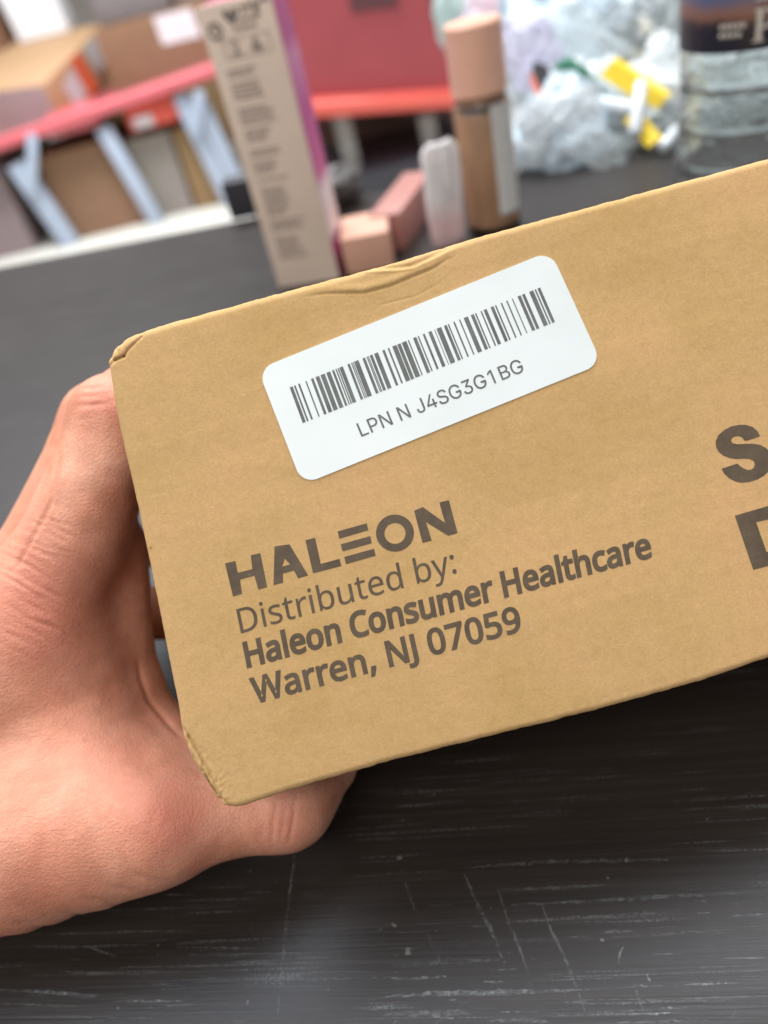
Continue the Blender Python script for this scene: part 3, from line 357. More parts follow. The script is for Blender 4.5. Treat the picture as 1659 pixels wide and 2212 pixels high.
EA, EB = T(0, 575), T(470, 483)
ED = (EB - EA) / np.linalg.norm(EB - EA)         # direction of the table's far edge
EN = np.array([-ED[1], ED[0], 0])                # away from the viewer
t = NT('worn_black_tabletop')
rotz = math.atan2(ED[1], ED[0])
def tcoord(sc, loc=(0, 0, 0)):
    r = t.coord((1, 1, 1), (0, 0, -rotz))
    m2 = t.n('ShaderNodeMapping'); m2.inputs['Scale'].default_value = sc; m2.inputs['Location'].default_value = loc
    t.l(r, m2.inputs['Vector'])
    return m2.outputs[0]
v0 = t.coord()
big = t.noise(v0, 9, 4, 0.6)
grain = t.noise(tcoord((9, 480, 40)), 1.0, 4, 0.62, 0.35)
grain2 = t.noise(tcoord((26, 1250, 40), (3.1, 7.7, 0)), 1.0, 3, 0.6, 0.25)
fine = t.noise(v0, 1400, 3, 0.7)
patch = t.noise(tcoord((26, 60, 20), (1.3, 0.4, 0)), 1.0, 3, 0.6)
base = t.ramp(big, [(0.3, (0.0175, 0.0120, 0.0088)), (0.7, (0.027, 0.0195, 0.0155))])
base = t.mix(0.45, base, t.ramp(grain, [(0.32, 0.6), (0.55, 1.0), (0.7, 1.4)]), 'MULTIPLY')
# scuffed streaks along the grain, broken up
st = t.math('MULTIPLY', t.ramp(grain2, [(0.565, 0.0), (0.66, 1.0)]), t.ramp(patch, [(0.47, 0.0), (0.62, 1.0)]))
st = t.math('MULTIPLY', st, t.ramp(fine, [(0.40, 0.0), (0.58, 1.0)]))
col = t.mix(t.math('MULTIPLY', st, 0.42), base, (0.20, 0.21, 0.215))
# long thin scratches across
def scratch(rz, sc, thr, loc):
    r = t.coord((1, 1, 1), (0, 0, rz))
    m2 = t.n('ShaderNodeMapping'); m2.inputs['Scale'].default_value = sc; m2.inputs['Location'].default_value = loc
    t.l(r, m2.inputs['Vector'])
    return t.ramp(t.noise(m2.outputs[0], 1.0, 1.0, 0.4, 0.05), [(thr, 0.0), (thr + 0.02, 1.0)])
s1 = scratch(0.95, (300, 4.0, 1), 0.74, (2.2, 0.1, 0))
s2 = scratch(1.25, (420, 3.0, 1), 0.755, (5.2, 1.7, 0))
s3 = scratch(-0.5, (350, 6.0, 1), 0.765, (8.1, 3.7, 0))
sc_ = t.math('MULTIPLY', s2, 0.6)
col = t.mix(t.math('MULTIPLY', sc_, 0.35), col, (0.16, 0.155, 0.15))
specks = t.ramp(t.noise(v0, 310, 2, 0.5), [(0.745, 0.0), (0.775, 0.5)])
col = t.mix(specks, col, (0.20, 0.19, 0.185))
t.base(col)
rgh = t.math('ADD', t.math('MULTIPLY', grain, 0.12), 0.38)
t.l(rgh, t.b.inputs['Roughness'])
t.set(Specular_IOR_Level=0.42)
t.b.inputs['Specular Tint'].default_value = (0.86, 0.92, 1.0, 1)
b1 = t.bump(grain, 0.12, 0.0007)
b2 = t.bump(grain2, 0.16, 0.0004, b1)
b3 = t.bump(fine, 0.12, 0.0002, b2)
t.normal(b3)
M_table = t.m

tc0 = EA + ED * 0.25
tab = empty('worktable', (tc0[0], tc0[1] - 0.35, FLZ), label='dark worktable with a scratched black wood grain top', cat='table')
bm = bmesh.new()
o0 = EA - ED * 1.1 - EN * 0.86 + np.array([0, 0, -0.035])
add_frame_box(bm, o0, ED * 2.6, EN * 0.86, (0, 0, 0.035), 0.003)
bm_obj('tabletop', bm, M_table, tab, smooth=True)
t = NT('pale_scuff')
v = t.coord()
t.base((0.24, 0.25, 0.26))
t.set(Roughness=0.6)
tp = t.n('ShaderNodeBsdfTransparent'); mx = t.n('ShaderNodeMixShader')
at = t.n('ShaderNodeAttribute', attribute_name='strength')
brk = t.ramp(t.noise(v, 900, 3, 0.65), [(0.38, 0.0), (0.60, 1.0)])
brk2 = t.ramp(t.noise(v, 160, 3, 0.6), [(0.34, 0.15), (0.58, 1.0)])
t.l(t.math('MULTIPLY', t.math('MULTIPLY', brk, brk2), at.outputs['Fac']), mx.inputs[0])
t.l(tp.outputs[0], mx.inputs[1]); t.l(t.b.outputs[0], mx.inputs[2]); t.l(mx.outputs[0], t.out.inputs['Surface'])
M_scuff = t.m
cz = lambda x, y: ((1512 + x * .9114) * 1659 / 3024, (2717 + y * .9114) * 1659 / 3024)
marks = [([cz(*p) for p in q], wd, st_) for q, wd, st_ in [
    ([(90, 830), (130, 940), (190, 1060), (260, 1200)], 9, .35), ([(345, 790), (400, 920), (460, 1030), (520, 1180)], 12, .45), ([(490, 850), (530, 980), (590, 1130), (650, 1300)], 10, .45),
    ([(680, 920), (720, 1030), (790, 1180), (850, 1330), (880, 1430)], 10, .6), ([(1055, 1200), (1080, 1270), (1120, 1390), (1140, 1443)], 7, .55), ([(1497, 1440), (1520, 1372)], 8, 1.0), ([(1015, 1185), (1018, 1135), (1035, 1110)], 7, .8),
    ([(350, 767), (690, 743), (1230, 732)], 12, .45), ([(500, 864), (760, 852), (1000, 837)], 10, .4), ([(550, 928), (1000, 905), (1659, 868)], 11, .5), ([(1500, 977), (1659, 967)], 8, .9),
    ([(30, 1246), (270, 1238)], 10, .8), ([(0, 1327), (200, 1310), (450, 1305), (850, 1296)], 13, .9), ([(1020, 1285), (1200, 1276)], 6, 1.0), ([(1290, 1273), (1530, 1266)], 6, 1.0), ([(780, 1348), (880, 1345)], 7, 1.0),
    ([(1300, 1334), (1659, 1322)], 7, .9), ([(1200, 1375), (1310, 1372)], 6, 1.0), ([(1060, 1403), (1240, 1396)], 7, 1.0), ([(1460, 1161), (1640, 1155)], 6, .9), ([(930, 1046), (1080, 1042)], 8, .6), ([(1150, 1210), (1659, 1185)], 8, .3),
    ([(0, 1190), (500, 1165)], 14, .35), ([(0, 1400), (420, 1392)], 16, .6), ([(450, 1430), (700, 1424)], 10, .5), ([(1000, 1435), (1400, 1428)], 7, .6), ([(820, 1080), (1500, 1035)], 9, .3), ([(1250, 480), (1659, 455)], 12, .3)]]
marks += [([(641, 1822), (632, 1880), (621, 1965), (612, 2060), (600, 2190)], 6, .8), ([(0, 2139), (110, 2143), (215, 2152)], 10, 1.0), ([(240, 2162), (395, 2163)], 7, .9), ([(0, 2168), (170, 2174)], 6, .7), ([(385, 2046), (560, 2049)], 5, .5),
          ([(260, 2090), (610, 2080)], 7, .45), ([(420, 2122), (900, 2110)], 8, .4), ([(190, 2045), (250, 2066)], 5, .7), ([(40, 2196), (330, 2199)], 6, .6), ([(130, 2098), (240, 2102)], 8, .6), ([(300, 1966), (520, 1958)], 5, .3)]
rg = random.Random(11)
for i in range(70):
    x0 = rg.uniform(0, 1659); y0 = 2212 - rg.random() ** 1.6 * 330
    L = rg.uniform(12, 70)
    marks.append(([(x0, y0), (x0 + L, y0 - L * .03 + rg.uniform(-1.5, 1.5))], rg.uniform(2.5, 5), rg.uniform(.3, .9)))
for i in range(60):
    x0 = rg.uniform(0, 1659); y0 = 2212 - rg.random() ** 1.4 * 480
    marks.append(([(x0, y0), (x0 + rg.uniform(2, 7), y0 - rg.uniform(0, 7))], rg.uniform(2.5, 5), rg.uniform(.3, .9)))
mv, mf, ms = [], [], []
for q, wd, st_ in marks:
    q = np.array(q, float)
    cum = np.concatenate([[0], np.cumsum(np.hypot(*np.diff(q, axis=0).T))])
    n = max(2, int(cum[-1] / 7))
    tt = np.linspace(0, cum[-1], n + 1)
    xs, ys = np.interp(tt, cum, q[:, 0]), np.interp(tt, cum, q[:, 1])
    W = [T(x, y, 0.00003) for x, y in zip(xs, ys)]
    hw = wd * .38 / FOC * 0.16
    b0 = len(mv)
    for k in range(n + 1):
        d = W[min(k + 1, n)] - W[max(k - 1, 0)]
        d = d / (np.linalg.norm(d) + 1e-12)
        nrm = np.array([-d[1], d[0], 0])
        ww = hw * (0.35 + 0.65 * math.sin(math.pi * min(1, max(0, (k + .3) / (n + .6))))) * rg.uniform(.6, 1.2)
        jit = nrm * hw * rg.uniform(-.35, .35)
        mv += [W[k] + nrm * ww + jit, W[k] - nrm * ww + jit]
        ms += [st_ * .62, st_ * .62]
    for k in range(n): mf.append((b0 + 2 * k, b0 + 2 * k + 1, b0 + 2 * k + 3, b0 + 2 * k + 2))
so = mesh_obj('scratch_marks', mv, mf, M_scuff, tab)
sa = so.data.attributes.new('strength', 'FLOAT', 'POINT')
sa.data.foreach_set('value', np.array(ms, np.float32))
M_steel = plain('grey_steel', (0.30, 0.31, 0.33), 0.4, 0.1, 20, Metallic=0.3)
for a, b in ((0.06, 0.05), (2.49, 0.05), (0.06, 0.76), (2.49, 0.76)):
    p = o0 + ED * a + EN * b
    bm = bmesh.new()
    add_frame_box(bm, p + np.array([0, 0, FLZ + 0.035]), ED * 0.05, EN * 0.05, (0, 0, -FLZ - 0.0375), 0.003)
    bm_obj('leg', bm, M_steel, tab)
# ------------------------------------------------------------------ the held cardboard box
K = 3024 / 1659.0
DF = 0.140            # distance of the front panel

def S3(sx, sy, d):    # measured in photo pixels (3024 x 4032)
    return P(sx / K, sy / K, d)

ex = V(S3(1512 + 100, 2016 - 26.6, DF) - S3(1512, 2016, DF)).normalized()
ez = V(-F_)           # panel normal, towards the viewer
ey = ez.cross(ex).normalized()
BO = V(S3(2000, 2000, DF))
BM = Matrix((ex, ey, ez)).transposed().to_4x4()
BM.translation = BO

M_kraft = kraft_material('kraft_board', (0.535, 0.335, 0.146))
TOP = [(430, 1398), (440, 1376), (451, 1359), (462, 1352), (473, 1341), (498, 1325), (530, 1311), (567, 1296), (675, 1261.5), (790, 1231), (910, 1199), (1060, 1158),
       (1200, 1119.4), (1380, 1072), (1567, 1022), (1740, 968), (1900, 919), (2450, 771), (3024, 616), (4100, 330)]
BOT = [(860, 3152), (870, 3168), (884, 3178), (904, 3184), (926, 3185), (952, 3180), (980, 3172), (1060, 3146), (1142, 3118), (1260, 3083), (1387, 3047), (1500, 3014),
       (1690, 2966), (1888, 2916), (2190, 2843), (2491, 2764), (2760, 2688), (3024, 2598), (4250, 2270)]
LEF = [(430, 1398), (425, 1415), (424, 1431), (429, 1450), (447, 1570), (472, 1700), (542, 2001), (590, 2230), (633, 2442), (672, 2640), (700, 2775), (712, 2860), (722, 2905), (742, 2960),
       (765, 3005), (792, 3052), (822, 3095), (845, 3132), (860, 3152)]

def resample(pts, ts):
    a = np.array(pts, float)
    L = np.concatenate([[0], np.cumsum(np.linalg.norm(np.diff(a, axis=0), axis=1))])
    L /= L[-1]
    return np.stack([np.interp(ts, L, a[:, 0]), np.interp(ts, L, a[:, 1])], 1)

def seg_dist(px, py, pts):
    """distance to a polyline and signed side"""
    best = np.full(px.shape, 1e9)
    side = np.zeros(px.shape)
    for (ax, ay), (bx, by) in zip(pts[:-1], pts[1:]):
        dx, dy = bx - ax, by - ay
        L2 = dx * dx + dy * dy
        t = np.clip(((px - ax) * dx + (py - ay) * dy) / L2, 0, 1)
        qx, qy = px - ax - t * dx, py - ay - t * dy
        d = np.hypot(qx, qy)
        s = dx * qy - dy * qx
        m = d < best
        best = np.where(m, d, best)
        side = np.where(m, np.sign(s), side)
    return best, side

def vnoise(px, py, sc, seed=0.0):
    out = np.empty(px.shape)
    fl, fx, fy = out.ravel(), px.ravel(), py.ravel()
    for i in range(fl.size):
        fl[i] = noise.noise(Vector((fx[i] * sc, fy[i] * sc, seed)))
    return out

def build_shell():
    nb = 330
    # finer towards the left end, where the crushed corners are
    ta = np.concatenate([np.linspace(0, 0.30, 260), np.linspace(0.30, 1, 330)[1:]])
    na = len(ta)
    tb = np.linspace(0, 1, nb)
    tb = 0.5 - 0.5 * np.cos(np.pi * tb) * (0.35) - 0.5 * (1 - 2 * tb) * 0.65
    top, bot = resample(TOP, ta), resample(BOT, ta)
    lef = resample(LEF, tb)
    rig = np.stack([np.linspace(TOP[-1][0], BOT[-1][0], nb), np.linspace(TOP[-1][1], BOT[-1][1], nb)], 1)
    A, B = ta[None, :, None], tb[:, None, None]
    c = (1 - B) * top[None] + B * bot[None] + (1 - A) * lef[:, None] + A * rig[:, None] \
        - ((1 - A) * (1 - B) * top[0] + A * (1 - B) * top[-1] + (1 - A) * B * bot[0] + A * B * bot[-1])
    X, Y = c[..., 0].copy(), c[..., 1].copy()
    # edge wobble of real, hand-worn board
    dt, _ = seg_dist(X, Y, TOP)
    db, _ = seg_dist(X, Y, BOT)
    dl, _ = seg_dist(X, Y, LEF)
    near = np.minimum(np.minimum(dt, db), dl) < 60
    nz = np.zeros(X.shape)
    nz[near] = vnoise(X[near], Y[near], 1 / 55.0, 3.0) + 0.5 * vnoise(X[near], Y[near], 1 / 17.0, 9.0)
    wob = np.exp(-np.minimum(np.minimum(dt, db), dl) / 18.0) * nz
    Y = Y + 3.4 * wob
    X = X + 2.2 * wob
    mm = DF / (FOC * K)          # metres per photo pixel on the panel
    def roll(d, r):
        q = np.clip(d / r, 0, 1)
        return r * (1 - np.sqrt(np.clip(1 - (1 - q) ** 2, 0, 1)))
    back = roll(dt, 34) + roll(db, 30) + roll(dl, 17)
    back = np.minimum(back, 34)
    h = -back
    # gentle unevenness and corrugation of the board
    h += 1.6 * np.sin((Y + 0.266 * X) / 26.0) * np.exp(-((dt - 140) / 190.0) ** 2) * 0.18
    # dented crease under the top edge
    cA = [(1195, 1168), (1284, 1155), (1432, 1153), (1537, 1126), (1622, 1090), (1706, 1056), (1765, 1018)]
    cB = [(1440, 1069), (1558, 1066), (1622, 1058), (1676, 1035), (1748, 1001), (1803, 974)]
    dA, sA = seg_dist(X, Y, cA)
    dB, sB = seg_dist(X, Y, cB)
    tap = np.clip((X - 1180) / 200, 0, 1) * np.clip((1830 - X) / 150, 0, 1)
    up = (sA < 0)
    h += tap * np.where(up, 5.0 * np.exp(-((dA - 16) / 17.0) ** 2), 0)
    h -= tap * 5.5 * np.exp(-(dA / 4.2) ** 2)
    h += tap * 3.2 * np.exp(-(dB / 6) ** 2)
    h -= tap * 6.0 * np.exp(-((np.where(sB < 0, dB, 99) - 13) / 9.0) ** 2)
    cC = [(1500, 1200), (1640, 1165), (1740, 1110), (1800, 1060)]
    dC, _ = seg_dist(X, Y, cC)
    h -= tap * 1.8 * np.exp(-(dC / 3.5) ** 2)
    # torn, folded top left corner
    lines = [([(476, 1341), (475, 1380), (487, 1402)], 7, 5), ([(487, 1402), (505, 1375), (530, 1350), (558, 1325)], 8, 4.2), ([(449, 1416), (470, 1409), (485, 1401)], 10, 6),
             ([(452, 1362), (462, 1385), (470, 1400)], 4, 5), ([(430, 1440), (446, 1425), (452, 1415)], 5, 6)]
    torn = np.zeros(X.shape)
    for pts, a, wd in lines:
        d, s = seg_dist(X, Y, pts)
        h -= a * np.exp(-(d / wd) ** 2)
    d, _ = seg_dist(X, Y, [(451, 1417), (468, 1411), (484, 1402)])
    torn += 0.9 * np.exp(-(d / 6.5) ** 2)
    d, _ = seg_dist(X, Y, [(487, 1402), (505, 1375), (530, 1350)])
    torn += 0.55 * np.exp(-(d / 3.0) ** 2)
    # crushed bottom left edge
    cl = np.clip((Y - 2840) / 90, 0, 1) * np.exp(-dl / 55.0)
    m = cl > 0.02
    n1 = np.zeros(X.shape)
    n1[m] = vnoise((X + 0.55 * Y)[m], (Y - X)[m] * 0.4, 1 / 13.0, 5.0)
    h += cl * n1 * 5.5
    for pts, a, wd in [([(742, 2900), (790, 2985), (822, 3050), (850, 3110), (872, 3150)], 9, 6), ([(724, 2870), (760, 2935), (800, 3010)], 5, 5),
                       ([(800, 3035), (822, 3085), (850, 3128)], 9, 5), ([(905, 3178), (872, 3150)], 4, 6)]:
        d, _ = seg_dist(X, Y, pts)
        h -= a * np.exp(-(d / wd) ** 2)
    d, _ = seg_dist(X, Y, [(806, 3050), (826, 3090), (852, 3130)])
    torn += 0.8 * np.exp(-(d / 5) ** 2)
    # small pin hole and specks
    d = np.hypot(X - 594, Y - 2157)
    torn += 0.9 * np.exp(-(d / 6) ** 2)
    wear = 0.32 * np.exp(-dt / 26) + 0.35 * np.exp(-dl / 12) + 0.4 * np.exp(-db / 16) + 0.9 * cl * np.clip(0.4 + n1, 0, 1)
    wn = np.zeros(X.shape)
    wn[near] = 0.75 + 0.8 * vnoise(X[near], Y[near], 1 / 40.0, 21.0)
    wear = np.clip(wear * np.where(near, wn, 0.6), 0, 1)
    pts = CAM[None, None] + ((X / K - 829.5)[..., None] / FOC * R_ + (1106 - Y / K)[..., None] / FOC * U_) * DF + F_ * DF
    pts = pts + (h * mm)[..., None] * (-F_)
    verts = pts.reshape(-1, 3)
    idx = np.arange(na * nb).reshape(nb, na)
    q = np.stack([idx[:-1, :-1], idx[1:, :-1], idx[1:, 1:], idx[:-1, 1:]], -1).reshape(-1, 4)
    faces = [tuple(f) for f in q]
    # side walls and back
    ring = np.concatenate([idx[0, :], idx[1:, -1], idx[-1, -2::-1], idx[-2:0:-1, 0]])
    depth = 0.085
    n0 = len(verts)
    bk = verts[ring] + F_ * depth
    bk = bk - (np.array([(verts[r] - verts[r]).sum() for r in ring])[:, None])
    verts = np.concatenate([verts, bk])
    m_ = len(ring)
    for i in range(m_):
        j = (i + 1) % m_
        faces.append((ring[j], ring[i], n0 + i, n0 + j))
    faces.append(tuple(n0 + i for i in range(m_)))
    wear = np.concatenate([wear.ravel(), np.zeros(m_)])
    torn = np.concatenate([np.clip(torn.ravel(), 0, 1), np.zeros(m_)])
    return verts, faces, wear, torn

box = empty('cardboard_box', None, BM, label='brown cardboard box with printed address and white barcode sticker, held by the hand', cat='cardboard box')
bv, bf, wear, torn = build_shell()
shell = mesh_obj('carton_shell', bv, bf, M_kraft, box, smooth=True)
for nm, arr in (('wear', wear), ('torn', torn)):
    at = shell.data.attributes.new(nm, 'FLOAT', 'POINT')
    at.data.foreach_set('value', arr.astype(np.float32))

# ---- printing ink: worn, slightly mottled
def ink_material(name, col, paper, lo=0.30, sc=900):
    t = NT(name)
    v = t.coord()
    a = t.noise(v, sc, 4, 0.65)
    b = t.noise(v, 240, 3, 0.5)
    sp = t.ramp(a, [(lo - 0.05, 1.0), (lo, 0.0)])
    c = t.ramp(b, [(0.3, tuple(x * 0.86 for x in col)), (0.7, tuple(x * 1.16 for x in col))])
    c = t.mix(0.5, c, t.ramp(a, [(0.3, 1.3), (0.7, 0.85)]), 'MULTIPLY')
    t.base(t.mix(sp, c, paper))
    t.set(Roughness=0.7, Specular_IOR_Level=0.25)
    t.normal(t.bump(a, 0.15, 0.0001))
    return t.m
M_ink = ink_material('carton_ink', (0.105, 0.076, 0.050), (0.40, 0.26, 0.11))

def fill_glyphs(polys):
    """outer contours (clockwise) filled one by one with their own holes; overlapping ones get a tiny step"""
    def sarea(q):
        a = np.array(q, float); b = np.roll(a, -1, 0)
        return 0.5 * (a[:, 0] * b[:, 1] - b[:, 0] * a[:, 1]).sum()
    def inside(p, q):
        a = np.array(q, float); b = np.roll(a, -1, 0)
        c = ((a[:, 1] > p[1]) != (b[:, 1] > p[1])) & (p[0] < (b[:, 0] - a[:, 0]) * (p[1] - a[:, 1]) / (b[:, 1] - a[:, 1] + 1e-12) + a[:, 0])
        return c.sum() % 2 == 1
    outs = [q for q in polys if sarea(q) < 0]
    holes = [q for q in polys if sarea(q) >= 0]
    V_, Z_, F_s = [], [], []
    for k, q in enumerate(outs):
        mine = [h for h in holes if inside(h[0], q)]
        vv, ff = fill_polys([q] + mine)
        n = len(V_)
        V_ += [tuple(v) for v in vv]; Z_ += [(k % 4)] * len(vv)
        F_s += [tuple(i + n for i in f) for f in ff]
    return V_, Z_, F_s

def flat_on_panel(name, polys, mat, parent, lift, bold=0.0, fn=None, glyphs=False, **kw):
    """polys in local drawing units, fn maps to photo pixels; a thin sheet `lift` above the board"""
    if bold: polys = thicken(polys, bold)
    if glyphs: vv, zz, ff = fill_glyphs(polys)
    else:
        vv, ff = fill_polys(polys)
        zz = [0] * len(vv)
    pts = [S3(*fn(x, y), DF - lift - z * 0.000004) for (x, y), z in zip(vv, zz)]
    me_ = np.array(pts)
    # outward facing
    fixed = []
    for f in ff:
        a, b, c = me_[f[0]], me_[f[1]], me_[f[2]]
        fixed.append(f if np.cross(b - a, c - a) @ F_ < 0 else f[::-1])
    return mesh_obj(name, pts, fixed, mat, parent, **kw)

def affine(p0, p1, up, wid, hgt):
    def fn(x, y):
        a, b = x / wid, y / hgt
        return (p0[0] + (p1[0] - p0[0]) * a + up[0] * b, p0[1] + (p1[1] - p0[1]) * a + up[1] * b)
    return fn

def glyph(k):
    res = []
    for q in GLYPHS[k].split(';'):
        pts = []
        for p in q.split(' '):
            p = tuple(float(c) for c in p.split(','))
            if not pts or math.hypot(p[0] - pts[-1][0], p[1] - pts[-1][1]) > 6: pts.append(p)
        res.append(pts)
    return res

# zoomed-region coordinates -> photo pixels
def zmap(ox, oy, s):
    return lambda x, y: (ox + x * s, oy + y * s)

LIFT = 0.00004
def line(key, p0, p1, up, wid, hgt, x0, bold):
    polys = [[(x - x0, y) for x, y in q] for q in glyph(key)]
    flat_on_panel('printed_text', polys, M_ink, box, LIFT, bold, affine(p0, p1, up, wid, hgt))
line('dist', (949.5, 2493.8), (1799, 2255), (-19.5, -94), 5496 - 78, 573, 78, 3)
line('hale', (976.6, 2626.4), (2566, 2191.7), (-18.5, -94), 11067 - 78, 573, 78, 31)
line('warr', (1005.5, 2769), (2055, 2482.5), (-21.5, -95), 6518 - 10, 573, 10, 24)

def ring_pts(cx, cy, rx, ry, n=48, a0=0):
    return [(cx + rx * math.cos(2 * math.pi * k / n), cy + ry * math.sin(2 * math.pi * k / n)) for k in range(n)]
logo = [[(60, 528), (127, 512), (143, 590), (238, 565), (228, 475), (290, 460), (335, 683), (278, 700), (252, 608), (157, 634), (171, 727), (112, 745)],
        [(383, 417), (480, 403), (603, 606), (538, 626), (510, 575), (437, 594), (439, 655), (376, 670)], [(450, 497), (433, 549), (486, 535)],
        [(585, 376), (648, 361), (685, 531), (808, 498), (820, 545), (635, 593)],
        [(795, 319), (985, 266), (996, 311), (806, 367)], [(815, 403), (1008, 350), (1019, 396), (828, 450)], [(838, 486), (1033, 432), (1044, 478), (851, 533)],
        ring_pts(1170, 330, 124, 121), ring_pts(1170, 332, 69, 68),
        [(1295, 184), (1352, 160), (1497, 264), (1460, 130), (1522, 115), (1579, 330), (1518, 348), (1372, 258), (1410, 379), (1350, 394)]]
flat_on_panel('printed_logo', logo, M_ink, box, LIFT, 0, zmap(850, 1900, 1000 / 1659.0))
bigS = [[(850, 372), (822, 312), (760, 258), (680, 230), (600, 228), (500, 245), (410, 290), (332, 355), (298, 430), (300, 495), (330, 560), (390, 612), (480, 645), (560, 655), (640, 650), (720, 655),
         (770, 680), (785, 722), (770, 766), (735, 788), (690, 790), (640, 770), (598, 740), (566, 711), (371, 775), (400, 832), (460, 890), (540, 935), (620, 950), (720, 940), (820, 908), (900, 862),
         (962, 800), (1000, 730), (1005, 650), (980, 580), (930, 522), (850, 478), (760, 463), (640, 468), (560, 470), (510, 458), (488, 428), (500, 395), (540, 373), (590, 370), (630, 390), (655, 425), (690, 426)]]
bigD = [[(535, 1360), (948, 1240), (1060, 1215), (1180, 1230), (1280, 1320), (1350, 1480), (1370, 1640), (1340, 1780), (1260, 1890), (1150, 1945), (948, 1985), (765, 2035)],
        [(800, 1440), (930, 1812), (1040, 1785), (1110, 1740), (1150, 1650), (1130, 1530), (1060, 1430), (960, 1405)]]
zs = zmap(2724, 1600, 300 / 948.0)
flat_on_panel('printed_letter', bigS, M_ink, box, LIFT, 0, zs)
flat_on_panel('printed_letter', bigD, M_ink, box, LIFT, 0, zs)

# ---- barcode sticker
M_paper = NT('sticker_paper')
_v = M_paper.coord()
M_paper.base(M_paper.ramp(M_paper.noise(_v, 45, 3), [(0.3, (0.70, 0.755, 0.745)), (0.7, (0.765, 0.80, 0.795))]))
M_paper.set(Roughness=0.42, Specular_IOR_Level=0.4)
M_paper.normal(M_paper.bump(M_paper.noise(_v, 60, 2), 0.12, 0.0015, M_paper.bump(M_paper.noise(_v, 1600, 2), 0.05, 0.00006)))
M_paper = M_paper.m
M_print = ink_material('thermal_print', (0.135, 0.14, 0.135), (0.5, 0.52, 0.52), 0.25, 1500)
za = zmap(1000, 950, 1400 / 1659.0)
cor = [np.array(c, float) for c in ((18, 597), (1383, 45), (1624, 571), (226, 1136))]
out = []
for i in range(4):
    a, b, c = cor[i - 1], cor[i], cor[(i + 1) % 4]
    u, v2 = (a - b) / np.linalg.norm(a - b), (c - b) / np.linalg.norm(c - b)
    r = 76
    cen = b + (u + v2) * r
    for k in range(11):
        th = k / 10 * math.pi / 2
        out.append(tuple(cen - v2 * r * math.cos(th) - u * r * math.sin(th)))
vv, ff = fill_polys([out])
nO = len(out)
up_ = [S3(*za(*p), DF - 0.00016) for p in out]
dn_ = [S3(*za(*p), DF + 0.00002) for p in out]
sv = up_ + dn_
sf = [tuple(range(nO))] + [(i, i + nO, (i + 1) % nO + nO, (i + 1) % nO) for i in range(nO)]
stick = mesh_obj('label_sticker', sv, sf, M_paper, box)
if stick.data.polygons[0].normal.z < 0: stick.data.flip_normals()
bars3 = [(112, 145), (158, 175), (203, 222), (282, 295), (343, 370), (392, 432), (447, 492), (510, 552), (572, 595), (610, 622), (632, 645), (652, 690), (740, 765), (780, 790), (797, 806), (812, 860), (903, 932),
         (948, 958), (962, 972), (983, 1012), (1030, 1072), (1120, 1145), (1178, 1195), (1228, 1275), (1283, 1318), (1332, 1382), (1398, 1410), (1455, 1490), (1505, 1518), (1560, 1582)]
bars4 = [(100, 135), (165, 172), (190, 240), (270, 300), (312, 325), (372, 388), (435, 448), (485, 530), (562, 595), (608, 622), (668, 682), (702, 735), (778, 810), (825, 840), (888, 903), (948, 962), (1010, 1020),
         (1072, 1105), (1120, 1150), (1198, 1242), (1257, 1272), (1288, 1318)]
bx = [(1100 + a * .36166, 1100 + b * .36166) for a, b in bars3] + [(1650 + a * .36166, 1650 + b * .36166) for a, b in bars4]
t0, t1, b0, b1 = (1140.5, 1525.6), (2126.7, 1131.8), (1192.2, 1666), (2185.3, 1267.1)
bvs, bfs = [], []
for a, b in bx:
    n = len(bvs)
    for x, top_ in ((a, 1), (b, 1), (b, 0), (a, 0)):
        t = (x - 1140.5) / (2126.7 - 1140.5)
        p, q = (t0, t1) if top_ else (b0, b1)
        bvs.append(S3(p[0] + (q[0] - p[0]) * t, p[1] + (q[1] - p[1]) * t, DF - 0.0002))
    bfs.append((n, n + 3, n + 2, n + 1))
mesh_obj('barcode', bvs, bfs, M_print, stick)
flat_on_panel('printed_code', [[(x - 60, y) for x, y in q] for q in glyph('lpn')], M_print, stick, 0.0002, 3, affine((1423.6, 1719.6), (2066, 1462), (-21.5, -51), 6437 - 60, 509), glyphs=True)
# ------------------------------------------------------------------ the hand
def cpt(px, py, d):      # camera-space metric point
    return np.array([(px - 829.5) / FOC * d, (1106 - py) / FOC * d, d])

